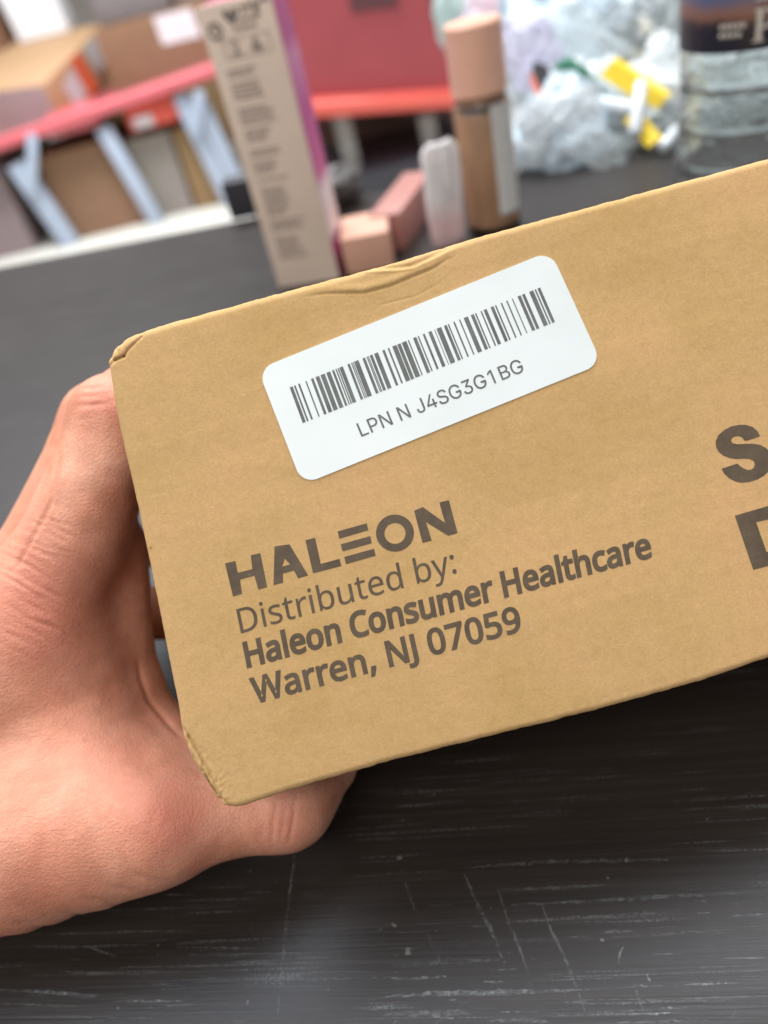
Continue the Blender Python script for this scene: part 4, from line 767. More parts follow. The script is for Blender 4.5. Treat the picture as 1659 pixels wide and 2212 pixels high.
def surface_nets(f, org, h):
    s = f < 0
    nx, ny, nz = f.shape
    acc = np.zeros((nx - 1, ny - 1, nz - 1, 3))
    cnt = np.zeros((nx - 1, ny - 1, nz - 1))
    corners = [(i, j, k) for i in (0, 1) for j in (0, 1) for k in (0, 1)]
    def sub(a, c):
        return a[c[0]:nx - 1 + c[0], c[1]:ny - 1 + c[1], c[2]:nz - 1 + c[2]]
    for ax in range(3):
        for c in corners:
            if c[ax]: continue
            c2 = list(c); c2[ax] = 1
            fa, fb = sub(f, c), sub(f, c2)
            m = (fa < 0) != (fb < 0)
            t = np.where(m, fa / np.where(m, fa - fb, 1), 0)
            for q in range(3):
                acc[..., q] += np.where(m, c[q] + (t if q == ax else 0), 0)
            cnt += m
    act = cnt > 0
    ids = -np.ones(act.shape, int)
    ids[act] = np.arange(act.sum())
    ii = np.argwhere(act)
    verts = org + (ii + acc[act] / cnt[act][:, None]) * h
    faces = []
    for ax in range(3):
        a1, a2 = (ax + 1) % 3, (ax + 2) % 3
        sl0 = [slice(None)] * 3; sl1 = [slice(None)] * 3
        sl0[ax] = slice(0, -1); sl1[ax] = slice(1, None)
        ch = s[tuple(sl0)] != s[tuple(sl1)]
        e = np.argwhere(ch)
        e = e[(e[:, a1] > 0) & (e[:, a2] > 0) & (e[:, a1] < f.shape[a1] - 1) & (e[:, a2] < f.shape[a2] - 1)]
        ins = s[tuple(e.T)]
        def vid(o1, o2):
            q = e.copy(); q[:, a1] -= o1; q[:, a2] -= o2
            return ids[tuple(q.T)]
        quad = np.stack([vid(1, 1), vid(0, 1), vid(0, 0), vid(1, 0)], 1)
        quad[~ins] = quad[~ins][:, ::-1]
        faces.append(quad)
    return verts, np.concatenate(faces)

MMU = 0.001
# chains of (px, py, depth, radius mm) ; k = blend radius in mm
CH = [
    # index finger: knuckle, first phalanx, bent middle joint, then round behind the box end
    ([(70, 1335, .1715, 13.4), (160, 1170, .170, 11.6), (220, 1010, .1695, 9.9), (247, 900, .170, 9.1)], 5),
    ([(243, 900, .170, 8.7), (290, 850, .190, 7.9), (352, 835, .208, 7.2), (410, 845, .222, 6.2)], 3),
    # middle finger just behind
    ([(0, 1335, .190, 12.5), (95, 1180, .189, 10.2), (170, 1015, .189, 9.3), (215, 905, .191, 8.8)], 4),
    ([(215, 905, .191, 8.6), (285, 850, .211, 7.8), (350, 840, .229, 7.2), (420, 860, .243, 6.2)], 3),
    # ring and little finger, out of sight behind
    ([(-10, 1400, .208, 12), (90, 1230, .208, 9.6), (170, 1080, .209, 8.8), (215, 990, .211, 8.2)], 4),
    ([(215, 990, .211, 8.0), (290, 950, .229, 7.4), (370, 950, .245, 6.0)], 3),
    ([(-10, 1500, .225, 11), (90, 1350, .226, 8.4), (170, 1230, .227, 7.6)], 4),
    ([(170, 1230, .227, 7.4), (250, 1190, .240, 6.6), (330, 1190, .252, 5.4)], 3),
    # back of the hand down to the wrist
    ([(60, 1345, .1725, 13.2), (-10, 1480, .170, 15.5), (-130, 1640, .172, 19), (-330, 1780, .178, 23)], 8),
    ([(0, 1345, .190, 13), (-80, 1500, .190, 16), (-330, 1720, .192, 22)], 8),
    ([(-10, 1410, .208, 13), (-150, 1600, .208, 17), (-350, 1760, .205, 22)], 8),
    ([(-10, 1510, .224, 12), (-170, 1690, .220, 16), (-350, 1820, .212, 20)], 8),
    # thumb: base, knuckle, bent across under the box
    ([(-140, 1800, .173, 23.5), (60, 1790, .168, 20.5), (200, 1780, .1655, 16.0), (330, 1770, .164, 12.6)], 9),
    ([(330, 1770, .164, 12.3), (450, 1752, .166, 10.6), (560, 1742, .168, 9.6), (618, 1733, .169, 9.4)], 7),
    ([(618, 1733, .169, 9.1), (668, 1692, .175, 8.2), (712, 1655, .181, 6.6), (740, 1628, .186, 5.0)], 5),
    ([(130, 1290, .214, 10), (280, 1318, .211, 8.5), (362, 1332, .214, 6.5)], 4),
    # web between thumb and index finger
    ([(95, 1400, .174, 12.5), (140, 1530, .174, 13.0), (170, 1660, .1715, 15.0), (200, 1760, .168, 15.0)], 9),
    ([(175, 1350, .178, 9.5), (215, 1480, .1795, 9.2), (265, 1600, .178, 9.6), (345, 1690, .173, 9.5)], 7),
    ([(268, 1180, .179, 5.5), (279, 1300, .181, 5.0), (292, 1420, .1835, 4.6), (325, 1520, .1825, 4.8), (386, 1615, .178, 6.0), (430, 1690, .172, 6.8)], 6),
    # wrist and forearm, off to the left
    ([(-330, 1770, .190, 26), (-700, 2020, .196, 27), (-1150, 2330, .205, 31)], 10),
]
def hand_field(G):
    x, y, z = G
    f = np.full(x.shape, 1.0)
    for pts, k in CH:
        g = np.full(x.shape, 1.0)
        for a, b in zip(pts[:-1], pts[1:]):
            pa, pb = cpt(*a[:3]), cpt(*b[:3])
            ra, rb = a[3] * MMU, b[3] * MMU
            d = pb - pa
            L2 = d @ d
            t = np.clip(((x - pa[0]) * d[0] + (y - pa[1]) * d[1] + (z - pa[2]) * d[2]) / L2, 0, 1)
            q = np.sqrt((x - pa[0] - t * d[0]) ** 2 + (y - pa[1] - t * d[1]) ** 2 + (z - pa[2] - t * d[2]) ** 2) - (ra + (rb - ra) * t)
            g = np.minimum(g, q)
        kk = k * MMU
        hh = np.clip(0.5 + 0.5 * (f - g) / kk, 0, 1)
        f = f + (g - f) * hh - kk * hh * (1 - hh)
    # flesh presses flat against the left end and the underside of the box
    def half(pa, pb):
        a, b = np.array([(pa[0] - 1512) / K, -(pa[1] - 2016) / K]) / FOC * DF, np.array([(pb[0] - 1512) / K, -(pb[1] - 2016) / K]) / FOC * DF
        d = (b - a) / np.linalg.norm(b - a)
        return (x - a[0]) * d[1] - (y - a[1]) * d[0]
    hl = half((429, 1450), (860, 3260))      # > 0 to one side of the left end
    hb = half((900, 3190), (3024, 2600))
    return f, hl, hb

h_ = 0.00085
lo = np.array([-0.150, -0.125, 0.136]); hi = np.array([-0.002, 0.036, 0.268])
gx = [np.arange(lo[i], hi[i], h_) for i in range(3)]
G = np.meshgrid(*gx, indexing='ij')
f, hl, hb = hand_field(G)
# orient the half-planes so that the inside of the box is negative
cx_, cy_ = (1512 - 1512), 0
def sgn(arr, px, py):
    c = cpt(px, py, DF)
    i = [int(np.clip(round((c[q] - lo[q]) / h_), 0, len(gx[q]) - 1)) for q in range(3)]
    return arr[tuple(i)]
if sgn(hl, 700, 1100) > 0: hl = -hl
if sgn(hb, 700, 1100) > 0: hb = -hb
boxin = np.maximum(np.maximum(hl, hb), DF - 0.001 - G[2])
f = np.maximum(f, -(boxin - 0.0002))
# close the arm where the sampled volume ends
for ax in range(3):
    sl = [slice(None)] * 3
    for e in (0, -1):
        sl[ax] = e
        f[tuple(sl)] = np.maximum(f[tuple(sl)], h_ * 0.5)
hv, hf = surface_nets(f, lo, h_)
del G, f, hl, hb, boxin
world = CAM + hv[:, :1] * R_ + hv[:, 1:2] * U_ + hv[:, 2:3] * F_
tmp = bpy.data.meshes.new('tmp_hand')
tmp.from_pydata([tuple(v) for v in world], [], [tuple(int(i) for i in q) for q in hf])
to = bpy.data.objects.new('tmp_hand', tmp)
COL.objects.link(to)
sm = to.modifiers.new('s', 'SMOOTH'); sm.factor = 0.5; sm.iterations = 5
sd = to.modifiers.new('d', 'SUBSURF'); sd.levels = 1
me = bpy.data.meshes.new_from_object(to.evaluated_get(bpy.context.evaluated_depsgraph_get()))
bpy.data.objects.remove(to)
nv = len(me.vertices)
cov = np.empty(nv * 3); me.vertices.foreach_get('co', cov); cov = cov.reshape(-1, 3)
nor = np.empty(nv * 3); me.vertices.foreach_get('normal', nor); nor = nor.reshape(-1, 3)
if ((cov - cov.mean(0)) * nor).sum() < 0:
    me.flip_normals(); nor = -nor
rel = cov - CAM
dd = rel @ F_
px = 829.5 + FOC * (rel @ R_) / dd
py = 1106 - FOC * (rel @ U_) / dd
facing = np.clip(-(nor @ F_) * 2.5, 0, 1)
# skin folds: polylines with depth (mm) and width (image units)
folds = [([(161, 878), (190, 875), (240, 870)], .50, 4.5), ([(172, 840), (205, 838), (228, 834)], .42, 4), ([(160, 905), (180, 906), (202, 905)], .3, 4), ([(163, 858), (200, 856), (222, 858)], .25, 4),
         ([(600, 1720), (591, 1779), (587, 1830)], .50, 4.5), ([(641, 1720), (630, 1790), (622, 1830)], .50, 4.5), ([(615, 1740), (610, 1790), (606, 1820)], .25, 4),
         ([(131, 985), (122, 1030), (110, 1089), (89, 1130), (60, 1180), (30, 1235)], .95, 4.5),
         ([(225, 1912), (260, 1920), (295, 1927)], .55, 5), ([(180, 1938), (225, 1945), (260, 1955)], .6, 5), ([(120, 1965), (160, 1975), (200, 1985)], .5, 5),
         ([(20, 1992), (80, 2005), (140, 2010)], .8, 7), ([(0, 2025), (50, 2040), (90, 2045)], .6, 6), ([(280, 1885), (330, 1900), (370, 1905)], .35, 5),
         ([(299, 1420), (306, 1470), (322, 1512), (362, 1562), (402, 1604)], .7, 6),
         ([(320, 1800), (335, 1760), (352, 1735)], .12, 9), ([(345, 1815), (358, 1790), (368, 1760)], .1, 8)]
rg = random.Random(5)
for i in range(64):                       # fine wrinkles fanned over the knuckle
    x0 = rg.uniform(-10, 110); y0 = 1130 + (110 - x0) * 0.75 + rg.uniform(-55, 190)
    L = rg.uniform(35, 95); sl_ = rg.uniform(.22, .55)
    folds.append(([(x0, y0), (x0 + L * .5, y0 + L * .5 * sl_ + rg.uniform(-4, 4)), (x0 + L, y0 + L * sl_ * 1.1)], rg.uniform(.10, .30), rg.uniform(3.0, 4.5)))
disp = np.zeros(nv)
for pts, a, wd in folds:
    m = (px > min(p[0] for p in pts) - 25) & (px < max(p[0] for p in pts) + 25) & (py > min(p[1] for p in pts) - 25) & (py < max(p[1] for p in pts) + 25) & (facing > 0) & (dd < .2)
    if not m.any(): continue
    d, s = seg_dist(px[m], py[m], pts)
    ends = np.minimum(np.hypot(px[m] - pts[0][0], py[m] - pts[0][1]), np.hypot(px[m] - pts[-1][0], py[m] - pts[-1][1]))
    disp[m] -= 0.50 * a * MMU * (np.exp(-(d / wd) ** 2) - 0.15 * np.exp(-((d - 2.2 * wd) / (1.4 * wd)) ** 2)) * np.clip(ends / 26, 0.0, 1) * facing[m]
lum = np.array([noise.noise(Vector(p) * 75.0) + 0.5 * noise.noise(Vector(p) * 190.0) for p in cov.tolist()])
disp += 0.00028 * lum
cov = cov + nor * disp[:, None]
red = np.zeros(nv)
for (qx, qy, r, a) in [(365, 1770, 90, .8), (215, 860, 55, .6), (90, 1240, 120, .45), (60, 1360, 120, .5), (615, 1780, 60, .45), (230, 1600, 160, .25), (60, 1900, 170, .3)]:
    red += a * np.exp(-(((px - qx) ** 2 + (py - qy) ** 2) / r ** 2))

t = NT('skin')
v = t.coord()
big = t.noise(v, 55, 4, 0.62, 0.5)
mid = t.noise(v, 260, 4, 0.65)
fin = t.noise(v, 1700, 3, 0.6)
c = t.ramp(big, [(0.32, (0.56, 0.220, 0.132)), (0.5, (0.66, 0.295, 0.188)), (0.68, (0.72, 0.355, 0.238))])
c = t.mix(0.55, c, t.ramp(mid, [(0.3, 0.80), (0.7, 1.13)]), 'MULTIPLY')
c = t.mix(0.40, c, t.ramp(fin, [(0.3, 0.84), (0.7, 1.12)]), 'MULTIPLY')
at = t.n('ShaderNodeAttribute', attribute_name='redness')
c = t.mix(at.outputs['Fac'], c, (0.60, 0.20, 0.135))
spots = t.ramp(t.noise(v, 420, 2, 0.4), [(0.72, 0.0), (0.80, 0.5)])
c = t.mix(spots, c, (0.42, 0.17, 0.10))
t.base(c)
t.set(Roughness=0.50, Specular_IOR_Level=0.38, Subsurface_Weight=0.22, Subsurface_Scale=0.004)
t.b.inputs['Subsurface Radius'].default_value = (1.0, 0.35, 0.2)
vo = t.n('ShaderNodeTexVoronoi', feature='DISTANCE_TO_EDGE')
vo.inputs['Scale'].default_value = 1.0
t.l(t.coord((1500, 900, 1300), (0.3, 0.5, 0.5)), vo.inputs['Vector'])
cell = t.ramp(vo.outputs['Distance'], [(0.0, 0.0), (0.22, 1.0)])
ln = t.noise(t.coord((380, 1500, 900), (0.2, 0.2, -0.45)), 1.0, 4, 0.65, 0.9)
b1 = t.bump(cell, 0.26, 0.0002)
b2 = t.bump(ln, 0.42, 0.00035, b1)
b3 = t.bump(fin, 0.36, 0.0002, b2)
t.normal(b3)
M_skin = t.m
me.vertices.foreach_set('co', cov.ravel())
me.update()
at_ = me.attributes.new('redness', 'FLOAT', 'POINT')
at_.data.foreach_set('value', np.clip(red, 0, .85).astype(np.float32))
me.polygons.foreach_set('use_smooth', [True] * len(me.polygons))
me.materials.clear()
me.materials.append(M_skin)
me.name = 'hand'
hand = bpy.data.objects.new('hand', me)
hc = cov.mean(0)
me.transform(Matrix.Translation(V(-hc)))
hand.location = V(hc)
COL.objects.link(hand)
tag(hand, 'bare left hand gripping the left end of the cardboard box, thumb underneath', 'hand')
# ------------------------------------------------------------------ things standing on the table
def sheet(name, polys, mat, parent, fn, **kw):
    vv, ff = fill_polys(polys)
    return mesh_obj(name, [fn(x, y) for x, y in vv], ff, mat, parent, **kw)

# ---- tall cosmetics carton
cb, cb2 = T(603, 622), T(733, 588)
CWD = 0.0385; dx = np.array([math.cos(0.30), -math.sin(0.30), 0.0])
dy = np.array([-dx[1], dx[0], 0]); dz = np.array([0, 0, 1.0])
CHT, CDP = 0.1445, 0.030
dxr = np.array([math.cos(0.0), math.sin(0.0), 0])
M_beige = plain('beige_card', (0.78, 0.635, 0.525), 0.5, 0.05, 40)
M_pink = NT('magenta_card')
zc = M_pink.n('ShaderNodeSeparateXYZ'); M_pink.tc = M_pink.n('ShaderNodeTexCoord'); M_pink.l(M_pink.tc.outputs['Object'], zc.inputs[0])
M_pink.base(M_pink.ramp(M_pink.math('DIVIDE', zc.outputs[2], CHT), [(0.0, (0.42, 0.05, 0.18)), (0.14, (0.52, 0.06, 0.24)), (0.17, (0.72, 0.60, 0.62)), (0.34, (0.78, 0.70, 0.70)), (0.40, (0.60, 0.10, 0.30)), (0.62, (0.56, 0.07, 0.27)), (0.8, (0.66, 0.22, 0.40)), (0.86, (0.50, 0.06, 0.22)), (1.0, (0.58, 0.08, 0.25))]))
M_pink.set(Roughness=0.45, Specular_IOR_Level=0.2)
M_pink = M_pink.m
car = empty('cosmetics_carton', cb, label='tall beige cosmetics carton with a pink side, standing on the worktable', cat='carton')
bm = bmesh.new()
add_frame_box(bm, cb, dx * CWD, dy * CDP, dz * CHT, 0.0006)
bm_obj('carton_body', bm, M_beige, car, smooth=True)
sn = np.array([dx[0], dx[1], 0])
def side_fn(x, y): return cb + dx * (CWD + 0.0002) + dy * x + dz * y
sheet('side_panel', [[(0.0007, 0.0007), (CDP - .0007, 0.0007), (CDP - .0007, CHT - .0007), (0.0007, CHT - .0007)]], M_pink, car, side_fn)
M_top = plain('pink_flap', (0.60, 0.17, 0.24), 0.4)
sheet('top_flap', [[(0.0012, 0.0008), (CWD - .001, 0.0008), (CWD - .001, CDP - .001), (0.0012, CDP - .001)]], M_top, car, lambda x, y: cb + dx * x + dy * y + dz * (CHT + 0.0002))
M_greyink = plain('grey_print', (0.21, 0.175, 0.155), 0.6, 0.2, 300)
M_paleink = plain('faint_print', (0.33, 0.27, 0.235), 0.6, 0.2, 300)
def face_fn(x, y): return cb + dx * (x * CWD) - dy * 0.0002 + dz * (CHT - y * CHT)
def rect(x0, y0, x1, y1): return [(x0, y0), (x1, y0), (x1, y1), (x0, y1)]
ar = CWD / CHT
def circ(cx, cy, r, n=28): return [(cx + r * math.cos(2 * math.pi * k / n), cy + r * ar * math.sin(2 * math.pi * k / n)) for k in range(n)]
icons = [circ(.17, .075, .105), circ(.17, .075, .065), circ(.18, .073, .03)]
sheet('recycling_mark', icons, M_greyink, car, face_fn)
heart = [(.43, .072), (.33, .040), (.33, .025), (.37, .018), (.43, .032), (.49, .018), (.53, .025), (.53, .040)]
sheet('heart_mark', [heart, rect(.57, .018, .64, .028), rect(.57, .034, .62, .044), rect(.66, .014, .70, .044), rect(.72, .014, .79, .024), rect(.74, .028, .79, .044), rect(.50, .056, .78, .064), rect(.42, .078, .74, .086)], M_greyink, car, face_fn)
arc = [(.95 + .11 * math.cos(a), .040 + .11 * ar * math.sin(a)) for a in np.linspace(2.7, 5.6, 14)] + [(.95 + .075 * math.cos(a), .040 + .075 * ar * math.sin(a)) for a in np.linspace(5.6, 2.7, 14)]
arc = [(x - .06, y) for x, y in arc]
sheet('opening_mark', [arc, circ(.79, .049, .035)], M_greyink, car, face_fn)
sheet('symbol_frame', [rect(.22, .105, .86, .165), rect(.235, .108, .845, .162)], M_paleink, car, face_fn)
syms = [circ(.38, .125, .05), circ(.38, .125, .028), rect(.36, .134, .40, .156), rect(.30, .148, .46, .155), circ(.66, .122, .035), rect(.60, .131, .72, .138), rect(.57, .140, .76, .147), rect(.60, .149, .74, .156)]
sheet('symbol_print', syms, M_paleink, car, face_fn)
rg = random.Random(3)
blocks = [(.20, .225, 1, .28), (.22, .248, 3, .2), (.20, .305, 4, .2), (.20, .41, 3, .2), (.22, .475, 2, .2), (.20, .535, 3, .2), (.18, .63, 6, .2), (.18, .745, 2, .2)]
y = .195
dash = []
for nl, gap in ((2, .012), (4, .02), (4, .012), (3, .022), (2, .012), (3, .016), (1, .02), (7, .016), (3, .02), (6, .0)):
    wmax = rg.uniform(.58, .86)
    for i in range(nl):
        x = .17
        xe = wmax * rg.uniform(.75, 1.0)
        while x < xe:
            ww = rg.uniform(.02, .09)
            dash.append(rect(x, y, min(x + ww, xe), y + .0088))
            x += ww + .014
        y += .0155
    y += gap
sheet('fine_print', dash, M_paleink, car, face_fn)

# ---- foundation bottle
fb = T(1069, 492)
FR = 0.0160
M_clear = NT('clear_plastic')
M_clear.base((0.97, 0.98, 0.98)); M_clear.set(Roughness=0.03, Transmission_Weight=1.0, IOR=1.40)
M_clear = M_clear.m
M_peach = plain('peach_cap', (0.82, 0.48, 0.355), 0.32, 0.04, 60)
M_brown = plain('brown_liquid', (0.50, 0.285, 0.165), 0.35, 0.06, 60)
M_lab = plain('white_label', (0.66, 0.66, 0.64), 0.5, 0.05, 90)
fbo = empty('foundation_bottle', fb, label='slim bottle of brown liquid makeup with a peach cap, standing on the worktable', cat='makeup bottle')
def lathe_obj(name, prof, c, mat, parent, n=72):
    bm = bmesh.new(); add_lathe(bm, prof, c[0], c[1], c[2], n)
    return bm_obj(name, bm, mat, parent, smooth=True)
lathe_obj('glass_body', [(0, 0), (FR - .002, 0), (FR, .0015), (FR, .0700), (FR - .0015, .0722), (0, .0722)], fb, M_clear, fbo)
lathe_obj('liquid', [(0, .0032), (FR - .0045, .0032), (FR - .0028, .0052), (FR - .0028, .0640), (FR - .004, .0660), (0, .0660)], fb, M_brown, fbo)
lathe_obj('collar', [(0, .0722), (FR - .003, .0722), (FR - .003, .0752), (0, .0752)], fb, M_brown, fbo)
lathe_obj('cap', [(0, .0752), (FR - .0012, .0752), (FR - .0006, .0758), (FR - .0006, .1083), (FR - .0016, .1095), (0, .1095)], fb, M_peach, fbo)
a0 = math.atan2(-(fb[1]), -(fb[0])) 
lv, lf = [], []
for k in range(17):
    a = a0 + 0.26 + k / 16 * 0.95
    for z in (.012, .0705):
        lv.append((fb[0] + (FR + .0003) * math.cos(a), fb[1] + (FR + .0003) * math.sin(a), z))
for k in range(16): lf.append((2 * k, 2 * k + 2, 2 * k + 3, 2 * k + 1))
mesh_obj('back_label', lv, lf, M_lab, fbo, smooth=True)

# ---- crumpled plastic
def film_material(name, col, rough=0.22, trans=0.35, alpha=1.0):
    t = NT(name)
    v = t.coord()
    nz = t.noise(v, 55, 4, 0.6, 0.8)
    t.base(t.ramp(nz, [(0.3, tuple(c * .82 for c in col)), (0.7, tuple(min(1, c * 1.12) for c in col))]))
    t.set(Roughness=rough, Specular_IOR_Level=0.6, Transmission_Weight=0.0)
    t.normal(t.bump(t.noise(v, 60, 3, 0.5, 2.0), 0.35, 0.006))
    tr = t.n('ShaderNodeBsdfTranslucent')
    tr.inputs[0].default_value = (*col, 1)
    mx = t.n('ShaderNodeMixShader'); mx.inputs[0].default_value = trans
    t.l(t.b.outputs[0], mx.inputs[1]); t.l(tr.outputs[0], mx.inputs[2])
    last = mx.outputs[0]
    if alpha < 1:
        tp = t.n('ShaderNodeBsdfTransparent')
        m2 = t.n('ShaderNodeMixShader')
        m2.inputs[0].default_value = alpha
        t.l(tp.outputs[0], m2.inputs[1]); t.l(last, m2.inputs[2])
        last = m2.outputs[0]
    t.l(last, t.out.inputs['Surface'])
    return t.m

def crumple(name, center, rad, mat, seed, squash=(1, 1, 1), rot=(0, 0, 0), amp=.35, floor=None, sub=5, parent=None, freq=1.0, boxy=1.0, **kw):
    bm = bmesh.new()
    bmesh.ops.create_icosphere(bm, subdivisions=sub, radius=1.0)
    off = Vector((seed * 3.7, seed * 1.3, -seed * 2.1))
    from mathutils import Euler
    E3 = Euler(rot).to_matrix()
    for v in bm.verts:
        p = v.co.copy()
        if boxy != 1.0: p = Vector([math.copysign(abs(a) ** boxy, a) for a in p]) * 0.85
        q = p * 1.2 * freq + off
        warp = Vector((noise.noise(q * 1.3), noise.noise(q * 1.3 + Vector((9, 2, 4))), noise.noise(q * 1.3 + Vector((3, 7, 1))))) * 0.5
        n = noise.noise(q + warp) * 0.9
        r1 = 1 - abs(noise.noise(q * 2.1 + warp * 2)) * 2.2
        r2 = 1 - abs(noise.noise(q * 4.6 + warp * 3 + off)) * 2.2
        d = 1 + amp * (n * 0.95 + 0.26 * (1 - abs(1 - r1) ** 0.8) + 0.07 * r2)
        c = Vector((p.x * squash[0], p.y * squash[1], p.z * squash[2])) * d * rad
        c = E3 @ c
        v.co = c + V(center)
        if floor is not None and v.co.z < floor:
            v.co.z = floor + (v.co.z - floor) * 0.03
            v.co.z = max(v.co.z, floor + 0.0004 + 0.0006 * abs(noise.noise(p * 6)))
    return bm_obj(name, bm, mat, parent, smooth=True, **kw)

# lip-gloss sized pieces beside the bottle
M_blush = plain('blush_card', (0.66, 0.37, 0.27), 0.45, 0.04, 60)
M_mauve = plain('mauve_card', (0.40, 0.185, 0.16), 0.4, 0.06, 60)
p0 = T(752, 598); 
bx_ = np.array([.990, -.141, 0]); by_ = np.array([.141, .990, 0])
bm = bmesh.new()
add_frame_box(bm, p0 + np.array([0, 0, .0004]), bx_ * 0.0285, by_ * 0.040, (0, 0, .0215), .0008)
pc = bm_obj('small_carton', bm, M_blush, None, smooth=True)
tag(pc, 'small plain peach carton lying beside the tall beige carton', 'carton')
q0 = T(812, 548) + np.array([0, 0, .0004])
my_ = T(915, 408) - T(812, 548); my_[2] = 0; my_ /= np.linalg.norm(my_)
mx_ = np.array([my_[1], -my_[0], 0])
bm = bmesh.new()
add_frame_box(bm, q0, mx_ * 0.020, my_ * 0.078, (0, 0, .023), .001)
mc = bm_obj('mauve_carton', bm, M_mauve, None, smooth=True)
tag(mc, 'mauve carton in clear wrap lying behind the small peach carton', 'carton')
M_wrap = film_material('clear_wrap', (0.80, 0.76, 0.76), 0.10, 0.1, 0.20)
t = NT('striped_film')
v = t.coord()
sp_ = t.n('ShaderNodeSeparateXYZ'); t.l(t.tc.outputs['Object'], sp_.inputs[0])
stp = t.noise(t.coord((260, 260, 14)), 1.0, 3, 0.6, 0.6)
cc = t.ramp(stp, [(0.32, (0.50, 0.42, 0.43)), (0.41, (0.90, 0.87, 0.87)), (0.62, (0.93, 0.91, 0.91)), (0.72, (0.84, 0.62, 0.64))])
low = t.ramp(t.math('MULTIPLY', sp_.outputs[2], 20.0), [(0.30, 1.0), (0.62, 0.0)])
t.base(t.mix(low, cc, (0.80, 0.56, 0.56)))
t.set(Roughness=0.12, Specular_IOR_Level=0.7)
t.normal(t.bump(stp, 0.5, 0.003))
M_wrapw = t.m
wp = T(975, 540)
crumple('plastic_sachet', wp + np.array([.0015, .006, .0295]), 0.0120, M_wrapw, 8.9, (1.02, .34, 2.75), (0, 0.05, 0.2), .12, 0.0, 5, None, 2.4, .34,
        label='crumpled white and clear plastic sachet standing against the makeup bottle', cat='plastic sachet')
# ---- water bottle
wb = T(1592, 478)
WR = 0.0318
wbo = empty('water_bottle', wb, label='clear plastic water bottle with a dark blue landscape label', cat='water bottle')
M_pet = NT('clear_bottle')
M_pet.base((0.93, 0.96, 0.96)); M_pet.set(Roughness=0.02, Transmission_Weight=1.0, IOR=1.33)
_v = M_pet.coord()
M_pet.normal(M_pet.bump(M_pet.noise(_v, 75, 3, 0.6, 0.6), 0.55, 0.004))
M_pet = M_pet.m
def rr(z):   # body profile with pressed rings and a waist
    r = WR - 0.0006
    if z < .006: r -= (0.006 - z) ** 2 * 160
    for zc_, dpt, wd in ((.018, .0010, .0015), (.034, .0012, .0016), (.052, .0007, .0013), (.071, .0011, .0014)):
        r -= dpt * math.exp(-((z - zc_) / wd) ** 2)
    if z > .155: r = max(.0125, r - (z - .155) * .80)
    return r
zs_ = [0, .001, .002, .004, .006] + list(np.arange(.008, .074, .0006)) + list(np.arange(.076, .155, .006)) + list(np.arange(.156, .184, .003)) + [.190]
outer = [(rr(z), z) for z in zs_]
inner = [(min(WR - .0026, rr(z) - .0008), z) for z in zs_ if z > .0035]
prof = [(0, .006), (.012, .004), (.022, .0006)] + outer[1:] + inner[::-1] + [(.020, .0045), (.010, .0075), (0, .0085)]
bm = bmesh.new(); add_lathe(bm, prof, wb[0], wb[1], 0.0003, 96)
bm_obj('bottle_body', bm, M_pet, wbo, smooth=True)
M_lid = plain('white_lid', (0.75, 0.75, 0.75), 0.4)
lathe_obj('lid', [(0, .190), (.0140, .190), (.0145, .1915), (.0145, .203), (.0135, .2045), (0, .2045)], wb, M_lid, wbo)
t = NT('landscape_label')
t.tc = t.n('ShaderNodeTexCoord')
sx_ = t.n('ShaderNodeSeparateXYZ'); t.l(t.tc.outputs['Object'], sx_.inputs[0])
hz = t.math('ADD', sx_.outputs[2], t.math('MULTIPLY', t.math('SUBTRACT', t.noise(t.coord((40, 40, 25)), 1.0, 4, 0.6), 0.5), 0.012))
hz = t.math('MULTIPLY', t.math('SUBTRACT', hz, 0.0835), 1 / 0.068)
t.base(t.ramp(hz, [(0.0, (0.020, 0.020, 0.035)), (0.16, (0.024, 0.022, 0.034)), (0.20, (0.06, 0.04, 0.045)), (0.235, (0.24, 0.115, 0.085)), (0.275, (0.26, 0.14, 0.12)), (0.34, (0.13, 0.14, 0.24)), (0.5, (0.10, 0.145, 0.32)), (0.8, (0.05, 0.09, 0.24)), (1.0, (0.02, 0.025, 0.06))]))
t.set(Roughness=0.3)
M_scene = t.m
lz0, lz1 = .0860, .150
bm = bmesh.new()
add_lathe(bm, [(WR + .0002, lz0), (WR + .0002, lz1)], wb[0], wb[1], 0, 96)
lo_ = bm_obj('paper_label', bm, M_scene, wbo, smooth=True)
M_cream = plain('cream_lettering', (0.62, 0.57, 0.50), 0.5, 0.05)
va = math.atan2(-wb[1], -wb[0])      # direction from the bottle towards the viewer
def cyl_fn(arc0):
    def fn(x, y):
        a = va + arc0 + x / WR
        return np.array([wb[0] + (WR + .0006) * math.cos(a), wb[1] + (WR + .0006) * math.sin(a), y])
    return fn
def sub_rect(x0, y0, x1, y1, n=6):
    return [(x0 + (x1 - x0) * k / n, y0) for k in range(n + 1)] + [(x1 - (x1 - x0) * k / n, y1) for k in range(n + 1)]
def bowl(cx, cy, rx, ry, n=16): return [(cx + rx * math.sin(math.pi * k / n), cy + ry * math.cos(math.pi * k / n)) for k in range(n + 1)]
